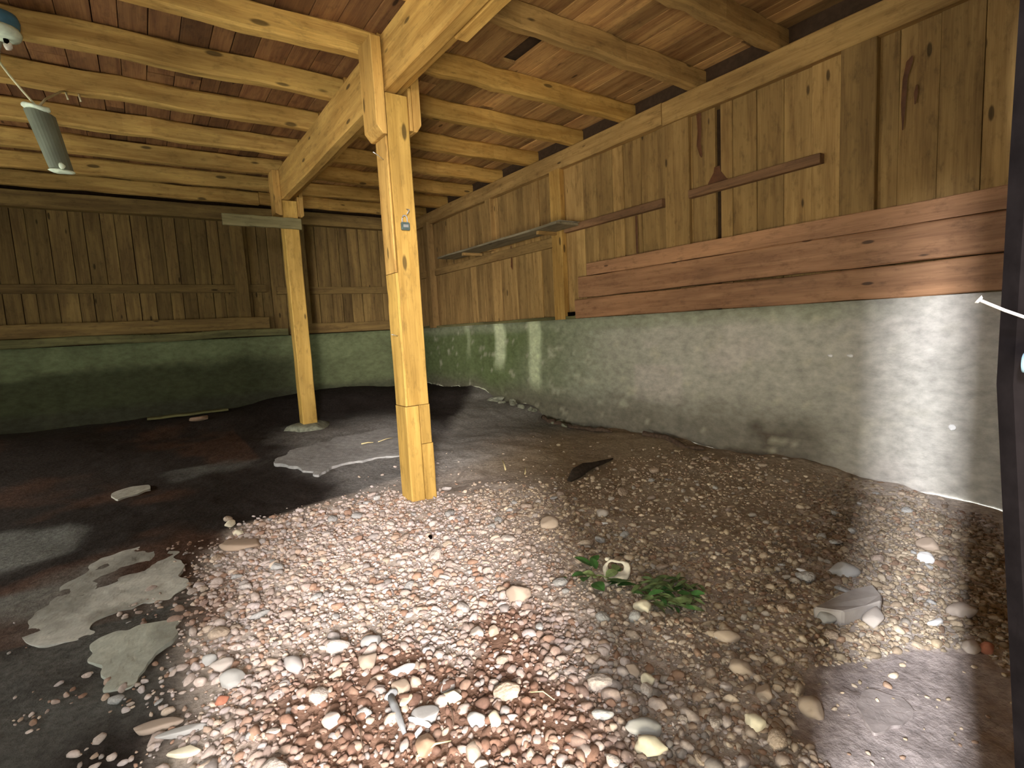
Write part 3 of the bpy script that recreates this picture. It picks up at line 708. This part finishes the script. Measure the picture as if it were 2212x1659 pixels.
me = pymesh('mortar_block', vb, [tuple(range(nb - 1, -1, -1)), tuple(range(nb, 2 * nb))] + [(i, (i + 1) % nb, nb + (i + 1) % nb, nb + i) for i in range(nb)])
bm = bmesh.new(); bm.from_mesh(me); bmesh.ops.recalc_face_normals(bm, faces=list(bm.faces)); bmesh.ops.bevel(bm, geom=list(bm.edges), offset=.006, segments=1, affect='EDGES', clamp_overlap=True); bmesh.ops.recalc_face_normals(bm, faces=list(bm.faces)); bm.to_mesh(me); bm.free()
tag(link('mortar_block', me, M['lump'], None, bc), 'flat grey wedge-shaped mortar block in the stones at the right', 'block')
brick = lump('brick_piece', .12, .05, .035, M['brown'], None, (.44, 6.95, hs(.44, 6.95) + .03), 23, 3, .06, .6); tag(brick, 'pale brown brick piece near the foot of the back wall', 'brick')
plk = timber('loose_plank', 'X', (-.05, .78), (7.30, 7.42), (-.845, -.82), M['mossX'], None, 6, .003, .004); tag(plk, 'thin plank lying along the foot of the back wall', 'plank')

# ------------------------------------------------------------------ stones
STONES = []                                            # (x, y, r) of everything placed, so that stones keep apart
def stone(x, y, sx, sy, sz, mat, label, seed, rotz=None, flat=0.0, rough=.14, sink=.35, group=None, cat='stone', name='stone', sub=3):
    o = lump(name, sx, sy, sz, mat, None, (x, y, hs(x, y) + sz * (1 - 2 * sink) * .8 + .004), seed, sub, rough, flat, rotz if rotz is not None else random.uniform(0, 6.28))
    tag(o, label, cat, group); STONES.append((x, y, max(sx, sy))); return o
G_ = 'single stones that stand out from the gravel'
HERO = [
 (.521, 1.249, .046, .034, .020, 'stone_grey', 'flat grey stone with a white broken edge near the metal spike', -.5, .5),
 (1.952, 2.024, .045, .040, .030, 'stone_pale', 'round pale stone in the shaded dirt beyond the green weed', None, 0),
 (1.866, 1.937, .030, .012, .008, 'white', 'thin white chip just before the round pale stone', -.6, 0),
 (1.800, 1.970, .024, .022, .015, 'stone_pale', 'small pale pointed stone beside the thin white chip', None, 0),
 (1.622, 2.078, .052, .050, .034, 'stone_tan', 'large rounded tan stone between the nearest post and the weed', None, 0),
 (1.079, 1.593, .044, .052, .045, 'stone_tan', 'rounded egg-like stone with a dark gap at its left side', .4, 0),
 (1.383, 1.237, .036, .032, .026, 'cream', 'cream angular stone just below the fern clump', None, 0),
 (.512, 1.395, .034, .030, .020, 'stone_tan', 'tan blocky stone touching the head of the metal spike', None, .5),
 (.503, 1.335, .028, .018, .014, 'cream', 'cream slab-like stone under the tan blocky stone', .5, .5),
 (.292, 1.749, .030, .055, .022, 'stone_pale', 'upright leaf-shaped pale stone at the left of the bright gravel', .2, 0),
 (.110, 1.911, .042, .028, .022, 'stone_pale', 'oval pale stone at the edge of the dark soil', -.5, 0),
 (.123, 1.793, .040, .036, .026, 'stone_grey', 'large grey angular stone at the edge of the dark soil', None, 0),
 (.070, 1.967, .026, .024, .02, 'stone_grey', 'small grey pointed stone above the oval pale stone', None, 0),
 (.082, 1.715, .022, .018, .014, 'rust', 'orange-brown pebble below the large grey angular stone', None, 0),
 (-.021, 1.553, .045, .022, .014, 'cream', 'flat cream stone slab near the lower left of the gravel', -.55, .5),
 (-.024, 1.640, .070, .018, .014, 'stone_grey', 'long pale grey bar-shaped stone in dark soil', -.25, .5),
 (-.076, 1.710, .075, .022, .016, 'stone_tan', 'long reddish bar-shaped stone in dark soil', -.25, .5),
 (.300, 2.930, .125, .060, .030, 'stone_tan', 'big flat wedge-shaped brown stone where soil meets gravel', -.75, .5),
 (.299, 3.291, .035, .022, .02, 'cream', 'small cream stick-shaped stone beyond the wedge-shaped stone', .9, 0),
 (.314, 3.142, .028, .026, .018, 'cream', 'small cream stone between stick-shaped stone and wedge-shaped stone', None, 0),
 (.484, 1.588, .040, .038, .026, 'stone_tan', 'broad tan stone among pale gravel beyond the spike', None, 0),
 (.532, 1.686, .038, .034, .024, 'stone_grey', 'broad greyish stone just behind the broad tan stone', None, 0),
 (.548, 1.464, .044, .020, .016, 'white', 'white oblong stone right of the broad tan stone', -.35, .5),
 (.834, 1.492, .024, .030, .02, 'stone_pale', 'pale upright oval stone in the middle of the bright gravel', .3, 0),
 (.884, 1.469, .024, .022, .018, 'stone_tan', 'triangular tan stone right of the pale upright oval one', None, 0),
 (.615, 1.140, .026, .024, .018, 'stone_grey', 'pale grey rounded stone near the bottom middle', None, 0),
 (.655, 1.112, .018, .030, .015, 'cream', 'pointed cream stone right of the pale grey rounded one', -.3, 0),
 (.474, 1.150, .036, .028, .022, 'brown', 'half-buried brown stone behind the bright white bit', None, 0),
 (.307, 1.388, .028, .024, .018, 'stone_pale', 'oval whitish stone in reddish dirt left of the spike', .8, 0),
 (.609, 1.258, .026, .028, .02, 'cream', 'cream veined stone right of the flat grey stone', None, 0),
 (.622, 1.318, .030, .022, .018, 'stone_pale', 'whitish pointed stone above the cream veined stone', None, 0),
 (.931, .843, .052, .026, .022, 'stone_grey', 'dark grey elongated stone near the lower edge', -.9, 0),
 (.907, .796, .046, .024, .02, 'cream', 'pale elongated stone touching the lower edge of the dark one', -.9, 0),
 (1.343, .828, .040, .032, .026, 'stone_tan', 'tan rounded stone in the shaded gravel before the mortar block', None, 0),
 (1.451, .949, .050, .022, .022, 'stone_tan', 'tilted oblong tan stone in the shaded gravel', -.95, 0),
 (1.298, .731, .034, .026, .022, 'stone_tan', 'lumpy tan stone at the border of the smooth dirt', None, 0),
 (1.166, .686, .026, .032, .022, 'cream', 'cream pear-shaped stone in the shaded gravel near the lower edge', None, 0),
 (1.083, 1.017, .026, .022, .018, 'stone_tan', 'left one of a pair of tan stones below the weed', None, 0),
 (1.088, .967, .024, .022, .018, 'cream', 'right one of a pair of tan stones below the weed', None, 0),
 (1.341, .628, .040, .032, .024, 'stone_tan', 'tan stone half sunk at the edge of the smooth dirt', None, 0),
 (1.905, .700, .070, .034, .030, 'stone_pale', 'light mottled stone leaning on the near side of the mortar block', .3, 0),
 (1.790, .800, .036, .030, .024, 'stone_grey', 'greenish grey stone left of the light mottled stone', None, 0),
 (2.162, .533, .050, .038, .028, 'stone_pale', 'smooth oval stone in the bright patch by the door edge', -.4, 0),
 (2.588, .766, .038, .034, .028, 'white', 'white rounded stone in the bright patch near the wall', None, 0),
 (2.735, .800, .055, .045, .035, 'stone_tan', 'tan stone just behind the white rounded stone', None, 0),
 (2.190, .915, .065, .045, .030, 'stone_grey', 'grey flat stone behind the mortar block', -.6, 0),
 (1.958, .461, .036, .022, .018, 'stone_pale', 'pale stone beside the reddish stone at the door edge', -.3, 0),
 (1.990, .430, .020, .022, .018, 'rust', 'reddish stone at the door edge', None, 0),
 (2.041, .570, .034, .014, .012, 'white', 'thin whitish stone in the bright patch by the door edge', -.3, 0),
]
for i, (x_, y_, a_, b_, c_, m_, lb_, rz, fl) in enumerate(HERO): stone(x_, y_, a_, b_, c_, M[m_], lb_, 100 + i, rz, fl, .13, .3, G_)
o = stone(.480, 1.205, .018, .008, .007, M['white'], 'tiny bright white bit beside the half-buried brown stone', 300, .6, 0, .2, .2, None, 'scrap', 'white_scrap')
# the white broken edge of the flat grey stone
flat_ = [q for q in bpy.data.objects if q.get('label', '').startswith('flat grey stone with a white')][0]
lump('broken_edge', .040, .010, .010, M['white'], flat_, (.508, 1.222, hs(.51, 1.22) + .012), 77, 3, .25, 0, -.6)['label'] = 'white broken edge'
# other single stones: 250 copies of a few shapes
base = [lump('stone', 1, 1, .62, M['stone_pale'], None, (0, -40 - k, 0), 500 + k, 2, .15) for k in range(9)]
meshes = {}
for mk in ('stone_pale', 'stone_tan', 'stone_grey'):
    for k, b_ in enumerate(base):
        me = b_.data.copy(); me.materials.clear(); me.materials.append(M[mk]); meshes[mk, k] = me
for b_ in base: bpy.data.objects.remove(b_)
cells = {}
for s in STONES: cells.setdefault((int(s[0] * 4), int(s[1] * 4)), []).append(s)
def free(x, y, r):
    cx, cy = int(x * 4), int(y * 4)
    for i in (-1, 0, 1):
        for j in (-1, 0, 1):
            for s in cells.get((cx + i, cy + j), ()):
                if (s[0] - x) ** 2 + (s[1] - y) ** 2 < (s[2] + r) ** 2 * .8: return False
    return True
done = 0; tries = 0; LOOSE = []
while done < 248 and tries < 40000:
    tries += 1
    u_ = random.random()
    y_ = .35 + 3.1 * u_ ** 1.5; x_ = random.uniform(-.25, 3.4)
    if x_ * .35 > y_ + .25: continue
    if x_ < .45 * 0 - .05 and y_ < 1.2: continue
    d_ = float(gravel_density(np.array([x_]), np.array([y_]))[0])
    if random.random() > d_: continue
    r_ = min(.055, .021 * math.exp(random.gauss(0, .38)) * (.8 + .25 * y_ / 2))
    if abs(x_ - 1.36) < .2 and abs(y_ - 3.08) < .2: continue
    if (x_ - 1.45) ** 2 + (y_ - 1.38) ** 2 < .2 ** 2 or inpoly(np.array([x_]), np.array([y_]), SMOOTH)[0]: continue
    if not free(x_, y_, r_): continue
    bright = x_ < 1.15 + .2 * (y_ - 1) and x_ > left_edge(y_) + .1
    left = x_ <= left_edge(y_) + .1
    mk = random.choice(['stone_pale', 'stone_pale', 'stone_tan', 'stone_grey'] if bright else (['stone_grey', 'stone_tan'] if left else ['stone_tan', 'stone_tan', 'stone_grey']))
    o = bpy.data.objects.new('stone', meshes[mk, random.randrange(9)]); COL.objects.link(o)
    o.scale = (r_ * random.uniform(.9, 1.35), r_ * random.uniform(.65, 1.0), r_ * random.uniform(.7, 1.05))
    o.location = (x_, y_, Z0 + hs(x_, y_) + o.scale.z * .22 + .004)
    o.rotation_euler = (random.uniform(-.25, .25), random.uniform(-.25, .25), random.uniform(0, 6.28))
    tag(o, None, 'stone', 'stones of the bright gravel' if bright else ('stones on the dark soil' if left else 'stones of the gravel at the right'))
    LOOSE.append((o, {'stone_pale': 'pale', 'stone_tan': 'tan', 'stone_grey': 'grey'}[mk], x_, y_))
    cells.setdefault((int(x_ * 4), int(y_ * 4)), []).append((x_, y_, r_)); done += 1

# each loose stone is told by its colour and by how near it lies to something that can be found
MARKS = [('the nearest post', 1.36, 3.0), ('the metal spike', .46, 1.30), ('the mortar block', 1.93, .77), ('the green fern clump', 1.52, 1.26), ('the pale pottery ring', 1.48, 1.50), ('the wedge-shaped brown stone', .30, 2.93),
         ('the smaller dark-soil slab', -.13, 2.17), ('the black root', 2.5, 2.7), ('the door edge', 1.7, .38), ('the egg-like stone', 1.08, 1.59), ('the white rounded stone', 2.588, .766), ('the shaded round pale stone', 1.95, 2.02),
         ('the large rounded tan stone', 1.62, 2.08), ('the tiny black bit', 1.081, 2.356), ('the large grey angular stone', .123, 1.793), ('the leaf-shaped pale stone', .292, 1.749), ('the broad tan stone', .484, 1.588), ('the lumpy tan stone', 1.298, .731),
         ('the dark grey elongated stone', .93, .84), ('the triangular tan stone', .884, 1.469), ('the long reddish bar stone', -.076, 1.71), ('the tilted oblong tan stone', 1.451, .949), ('the smooth oval stone', 2.162, .533), ('the longer bark strip', 3.38, 3.6)]
ORD = ['nearest', 'second nearest', 'third nearest', 'fourth nearest', 'fifth nearest', 'sixth nearest', 'seventh nearest', 'eighth nearest', 'ninth nearest', 'tenth nearest', 'eleventh nearest', 'twelfth nearest'] + ['%dth nearest' % k for k in range(13, 60)]
near = {}
for o, c_, x_, y_ in LOOSE:
    ds = sorted(((x_ - mx) ** 2 + (y_ - my) ** 2, n_) for n_, mx, my in MARKS)
    near.setdefault((c_, ds[0][1]), []).append((ds[0][0], o))
for (c_, n_), lst in near.items():
    for k, (_, o) in enumerate(sorted(lst, key=lambda t: t[0])): o['label'] = 'loose %s stone, of its colour the %s to %s' % (c_, ORD[k], n_)

# countless pebbles: one object
def ico(sub):
    bm = bmesh.new(); bmesh.ops.create_icosphere(bm, subdivisions=sub, radius=1); bm.verts.ensure_lookup_table()
    v = np.array([tuple(q.co) for q in bm.verts]); f = np.array([[q.index for q in fa.verts] for fa in bm.faces]); bm.free(); return v, f
def gravel():
    N_ = 105000
    x = rng.uniform(-.9, 3.52, N_); y = .15 + 3.7 * rng.random(N_) ** 1.35
    keep = (rng.random(N_) < gravel_density(x, y)) & (y > .30 * x - .30) & (y + .9 * x > .55)
    keep &= ~((np.abs(x - 1.36) < .085) & (np.abs(y - 3.08) < .085))
    x, y = x[keep], y[keep]; n = len(x)
    r = np.clip(.0072 * np.exp(rng.normal(0, .48, n)), .0038, .025) * np.where(x > 1.15, .82, 1.0)
    pal = np.array([(.56, .49, .44), (.48, .42, .37), (.62, .55, .50), (.42, .36, .32), (.54, .49, .47), (.45, .35, .27), (.38, .36, .34), (.60, .52, .42), (.36, .24, .17)])
    palr = 1.3 * np.array([(.34, .28, .20), (.40, .34, .25), (.29, .25, .18), (.45, .39, .29), (.33, .31, .27), (.24, .2, .14), (.38, .32, .22), (.50, .44, .33), (.28, .2, .14)])
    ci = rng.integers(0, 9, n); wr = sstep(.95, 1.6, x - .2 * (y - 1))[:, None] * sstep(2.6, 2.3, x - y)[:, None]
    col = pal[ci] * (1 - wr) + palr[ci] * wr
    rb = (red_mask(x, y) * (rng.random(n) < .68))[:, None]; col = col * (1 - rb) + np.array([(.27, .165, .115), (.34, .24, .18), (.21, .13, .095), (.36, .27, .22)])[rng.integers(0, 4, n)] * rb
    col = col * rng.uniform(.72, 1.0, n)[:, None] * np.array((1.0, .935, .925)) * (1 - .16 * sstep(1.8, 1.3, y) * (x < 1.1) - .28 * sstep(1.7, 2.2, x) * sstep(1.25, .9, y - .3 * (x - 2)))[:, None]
    VS, FS, CS = [], [], []; base_ = 0
    for sub, sel in ((1, np.where(r < .0085)[0]), (2, np.where(r >= .0085)[0])):
        for k in range(10):
            s = sel[k::10]
            if len(s) == 0: continue
            v, f = ico(sub)
            q = v * (1 + .22 * (rng.random((len(v), 1)) - .5)); 
            nrm = rng.normal(size=(6, 3)); nrm /= np.linalg.norm(nrm, axis=1)[:, None]
            for d_ in nrm:
                e = np.maximum(q @ d_ - .66, 0); q = q - e[:, None] * d_ * .9
            m_ = len(s); a = rng.uniform(0, 6.28, m_); sc = np.stack([rng.uniform(.95, 1.6, m_), rng.uniform(.7, 1.05, m_), rng.uniform(.5, .85, m_)], 1) * r[s][:, None]
            p = q[None] * sc[:, None, :]
            t = rng.uniform(-.35, .35, m_)
            px = p[..., 0] * np.cos(t)[:, None] + p[..., 2] * np.sin(t)[:, None]; pz = -p[..., 0] * np.sin(t)[:, None] + p[..., 2] * np.cos(t)[:, None]
            X_ = px * np.cos(a)[:, None] - p[..., 1] * np.sin(a)[:, None] + x[s][:, None]; Y_ = px * np.sin(a)[:, None] + p[..., 1] * np.cos(a)[:, None] + y[s][:, None]
            Z_ = pz + (h(x[s], y[s]) + sc[:, 2] * .12 + rng.uniform(-.001, .005, m_))[:, None]
            VS.append(np.stack([X_, Y_, Z_], -1).reshape(-1, 3)); FS.append((f[None] + (base_ + np.arange(m_) * len(v))[:, None, None]).reshape(-1, 3))
            CS.append(np.repeat(col[s], len(v), 0)); base_ += m_ * len(v)
    V = np.concatenate(VS); F = np.concatenate(FS); C = np.concatenate(CS)
    me = bpy.data.meshes.new('gravel'); me.vertices.add(len(V)); me.vertices.foreach_set('co', V.astype(np.float32).ravel())
    me.loops.add(F.size); me.loops.foreach_set('vertex_index', F.astype(np.int32).ravel())
    me.polygons.add(len(F)); me.polygons.foreach_set('loop_start', np.arange(0, F.size, 3, dtype=np.int32)); me.polygons.foreach_set('loop_total', np.full(len(F), 3, np.int32))
    me.update(calc_edges=True); set_col(me, np.c_[C, np.ones(len(C))])
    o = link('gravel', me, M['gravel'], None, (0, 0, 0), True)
    tag(o, 'countless small pale and brownish pebbles covering the dirt floor', 'gravel', None, 'stuff')
    print('gravel', n, len(F))
gravel()

# ------------------------------------------------------------------ plants and litter
def leaf_mesh(name, L_, W_, curl=.2, fold=.15, tip=1.0):
    v, f = [], []; n = 6
    for i in range(n + 1):
        t = i / n; w_ = W_ * math.sin(math.pi * min(1, t * .96 + .04)) ** .8 * (1 - .25 * t)
        zc = curl * L_ * (t - t * t * 1.2)
        v += [(L_ * t, -w_, zc + fold * w_), (L_ * t, 0, zc), (L_ * t, w_, zc + fold * w_)]
    for i in range(n):
        for j in range(2): f.append((i * 3 + j, (i + 1) * 3 + j, (i + 1) * 3 + j + 1, i * 3 + j + 1))
    return pymesh(name, v, f)
weed = empty('weed_sprig', (1.42, 1.49, hs(1.42, 1.49)), 'torn sprig of glossy green leaves under the pale ring', 'plant')
lm = leaf_mesh('leaf', .085, .026); lm.materials.append(M['leaf']); lm2 = leaf_mesh('leaf', .07, .026, .35); lm2.materials.append(M['leaf_pale'])
for (x_, y_, a_, s_, me_, p_) in ((1.40, 1.44, -1.0, 1.15, lm, .1), (1.37, 1.52, -2.5, .9, lm, .25), (1.44, 1.54, 1.1, .8, lm, .4), (1.40, 1.50, 2.4, .8, lm2, .3), (1.43, 1.47, -.1, .9, lm2, .2), (1.385, 1.49, -1.8, .7, lm2, .5), (1.47, 1.60, .2, .75, lm, .3), (1.42, 1.40, -.7, .9, lm, .05), (1.50, 1.47, .9, .6, lm, .1), (1.36, 1.47, -1.9, 1.1, lm, .15), (1.415, 1.455, -1.35, 1.2, lm, .1), (1.45, 1.575, 2.0, 1.0, lm, .35), (1.39, 1.53, 3.0, 1.0, lm, .2), (1.49, 1.49, .4, .8, lm2, .1), (1.40, 1.42, -.5, 1.1, lm, .1)):
    o = link('leaf', me_, None, weed, (x_, y_, hs(x_, y_) + .018)); o.rotation_euler = (random.uniform(-.4, .4), -p_, a_); o.scale = (s_,) * 3
tube('stem', [(1.38, 1.53, hs(1.38, 1.53) + .015), (1.42, 1.49, hs(1.42, 1.49) + .02), (1.44, 1.41, hs(1.44, 1.41) + .015)], .0025, M['leaf_pale'], weed)
fern = empty('fern_clump', (1.52, 1.26, hs(1.52, 1.26)), 'flattened feathery clump of dull green fern leaves on the gravel', 'plant')
fm = leaf_mesh('leaf', .085, .011, .3, .1); fm.materials.append(M['fern']); fm2 = leaf_mesh('leaf', .06, .014, .25, .1); fm2.materials.append(M['leaf'])
for i in range(95):
    t = random.random(); s_ = random.uniform(-1, 1)
    x_ = 1.515 + .11 * (t - .5) + .085 * s_; y_ = 1.255 - .20 * (t - .5) + .045 * s_
    o = link('leaf', fm if random.random() < .75 else fm2, None, fern, (x_, y_, hs(x_, y_) + random.uniform(.008, .03)))
    o.rotation_euler = (random.uniform(-.6, .6), random.uniform(-.35, .1), random.gauss(-.9, .7)); o.scale = (random.uniform(.6, 1.1),) * 3
gb = empty('weed_bit', (1.294, 1.584, hs(1.294, 1.584)), 'tiny green leaf bit left of the weed', 'plant')
o = link('leaf', lm, None, gb, (1.28, 1.58, hs(1.28, 1.58) + .012)); o.scale = (.45,) * 3

# pale ring (broken pottery) standing tilted among the leaves
def ring(loc):
    n, m_ = 28, 8; v, f = [], []
    for i in range(n):
        a = 2 * math.pi * i / n; front = (1 - math.sin(a)) / 2
        wd = .010 + .034 * front ** 1.4 + .003 * math.sin(5 * a); th = .005
        R_ = .040 + .004 * math.sin(3 * a + 1)
        ri, ro = R_ - wd * .45, R_ + wd * .75
        for j in range(m_):
            b = 2 * math.pi * j / m_; rr = (ri + ro) / 2 + (ro - ri) / 2 * math.cos(b)
            v.append((rr * math.cos(a), rr * math.sin(a) * .95, th * math.sin(b) + .003 * math.sin(4 * a)))
    for i in range(n):
        for j in range(m_): f.append((i * m_ + j, ((i + 1) % n) * m_ + j, ((i + 1) % n) * m_ + (j + 1) % m_, i * m_ + (j + 1) % m_))
    r = empty('pottery_ring', loc, 'pale broken ring of pottery lying on the green weed', 'shard')
    o = link('ring_body', pymesh('ring_body', v, f), M['bone'], r, loc, True); o.rotation_euler = (.55, -.15, -.75)
    k = lump('ring_lug', .014, .011, .009, M['bone'], r, (loc[0] + .006, loc[1] + .052, loc[2] + .022), 44, 2)
ring((1.49, 1.475, hs(1.49, 1.475) + .034))

# metal spike
spk = empty('metal_spike', (.46, 1.30, hs(.46, 1.30)), 'tapered grey metal spike with a rough head lying in the gravel', 'spike')
z_ = hs(.46, 1.30) + .014
tube('spike_shank', [(.471, 1.368, z_), (.463, 1.32, z_), (.456, 1.27, z_ - .002), (.450, 1.225, z_ - .010)], [.0105, .0115, .0095, .0055], M['old_iron'], spk, 8)
lump('spike_head', .022, .013, .012, M['old_iron'], spk, (.473, 1.375, z_ + .002), 61, 3, .3)

# dark forked root, sticks, straws, bark
def rz(p, dz=.012): return (p[0], p[1], hs(p[0], p[1]) + dz)
tag(tube('dark_root', [rz((2.24, 2.62), .006), rz((2.34, 2.66), .02), rz((2.45, 2.69), .035), rz((2.56, 2.72), .03), rz((2.68, 2.75), .026), rz((2.80, 2.765), .012)], [.016, .042, .036, .022, .017, .006], M['bark'], None, 9), 'black knobbly root lying in the dirt right of the nearest post', 'root')
ST = [((2.05, 3.10), (2.16, 3.30), .006, 'straw', 'longer pale straw stalk in the dirt right of the nearest post'), ((2.10, 2.93), (2.20, 3.06), .004, 'straw', 'short pale straw stalk in front of the longer stalk'),
      ((1.46, 4.45), (1.56, 4.43), .006, 'straw', 'short whitish splinter on the far slab'), ((1.60, 4.42), (1.75, 4.45), .004, 'straw', 'longer whitish splinter on the far slab close to the nearest post'),
      ((.79, 1.13), (.82, 1.06), .0018, 'straw', 'thin dry stalk at the edge of the reddish dirt'), ((.44, 1.13), (.53, 1.12), .003, 'straw', 'curved dry stalk by the half-buried brown stone'),
      ((.36, 1.36), (.34, 1.22), .002, 'bark_brown', 'thin brown twig in the reddish dirt left of the spike'), ((.585, 1.24), (.56, 1.16), .002, 'bark_brown', 'thin brown twig right of the flat grey stone')]
for a_, b_, r_, m_, lb_ in ST:
    lift = .05 if 'slab' in lb_ else .014
    mid = ((a_[0] + b_[0]) / 2 + .006, (a_[1] + b_[1]) / 2 + .004)
    tag(tube('dry_stalk', [rz(a_, lift), rz(mid, lift + .006), rz(b_, lift)], [r_, r_, r_ * .5], M[m_], None, 6), lb_, 'stalk')
BK = [((3.40, 3.95), (3.36, 3.30), .022, 'long brown bark strip along the foot of the right wall'), ((3.47, 4.45), (3.44, 4.05), .03, 'crumbled brown bark by the wall below the end of the sill planks'), ((3.44, 3.02), (3.40, 2.40), .022, 'dark bark strip along the wall foot right of the dirt bank')]
for a_, b_, r_, lb_ in BK:
    n = 8; pts = [rz((a_[0] + (b_[0] - a_[0]) * i / n + random.uniform(-.02, .02), a_[1] + (b_[1] - a_[1]) * i / n), .01 + random.uniform(0, .02)) for i in range(n + 1)]
    tag(tube('bark_strip', pts, [r_ * random.uniform(.5, 1.2) for _ in range(n)] + [r_ * .3], M['bark_brown'], None, 8), lb_, 'bark')
CH = [(3.46, 5.40, .07, .14, .045), (3.42, 5.16, .05, .06, .035), (3.47, 5.02, .06, .10, .05), (3.43, 4.80, .045, .05, .03), (3.48, 4.66, .05, .08, .035), (3.45, 4.20, .05, .09, .035), (3.40, 4.02, .035, .05, .025)]
CO = ['farthest', 'second farthest', 'third farthest', 'fourth farthest', 'fifth farthest', 'second nearest', 'nearest']
for (x_, y_, a_, b_, c_), lb_ in zip(CH, CO):
    o = lump('concrete_chunk', a_, b_, c_, M['chunk'], None, (x_, y_, hs(x_, y_) + c_ * .35), int(y_ * 100), 3, .42, 0, random.uniform(-.4, .4))
    for p_ in o.data.polygons: p_.use_smooth = False
    tag(o, lb_ + ' of the crumbled concrete chunks along the foot of the right wall', 'chunk', 'crumbled concrete along the wall foot')
# white scraps
for (x_, y_, z_, sx, sy, sz, lb_) in ((2.078, 1.018, None, .012, .022, .005, 'small whitish scrap on the shaded gravel beyond the mortar block'), (3.545, .949, -.673, .006, .020, .020, 'bright white scrap stuck on the lit strip of the right wall'), (3.542, 1.57, -.289, .008, .018, .010, 'left of two small pale flakes on the right wall'), (3.542, 1.456, -.287, .008, .022, .010, 'right of two small pale flakes on the right wall')):
    zz_ = z_ if z_ is not None else hs(x_, y_) + .014
    tag(lump('white_scrap', sx, sy, sz, M['white'], None, (x_, y_, zz_), int(x_ * 1000), 2, .2), lb_, 'scrap')
tag(lump('dark_pebble', .014, .016, .012, M['black'], None, (1.081, 2.356, hs(1.081, 2.356) + .012), 71, 2), 'tiny black bit on the bright gravel before the nearest post', 'scrap')
tag(lump('dark_pebble', .03, .03, .02, M['black'], None, (1.75, 3.72, hs(1.75, 3.72) + .01), 72, 2), 'black lump in the dust just right of the nearest post', 'scrap')
# crust of dried mud, lifted edge in the smooth dirt
crust = slab('mud_crust', [(1.36, .50), (1.44, .56), (1.53, .57), (1.565, .50), (1.50, .455), (1.42, .47)], .014, None, 'thin crust of dried mud with cracked edges in the smooth dirt', .009, .03, .008, dirt=((.34, .295, .28), (.28, .24, .225), .5))
crust['category'] = 'crust'; del crust['group']
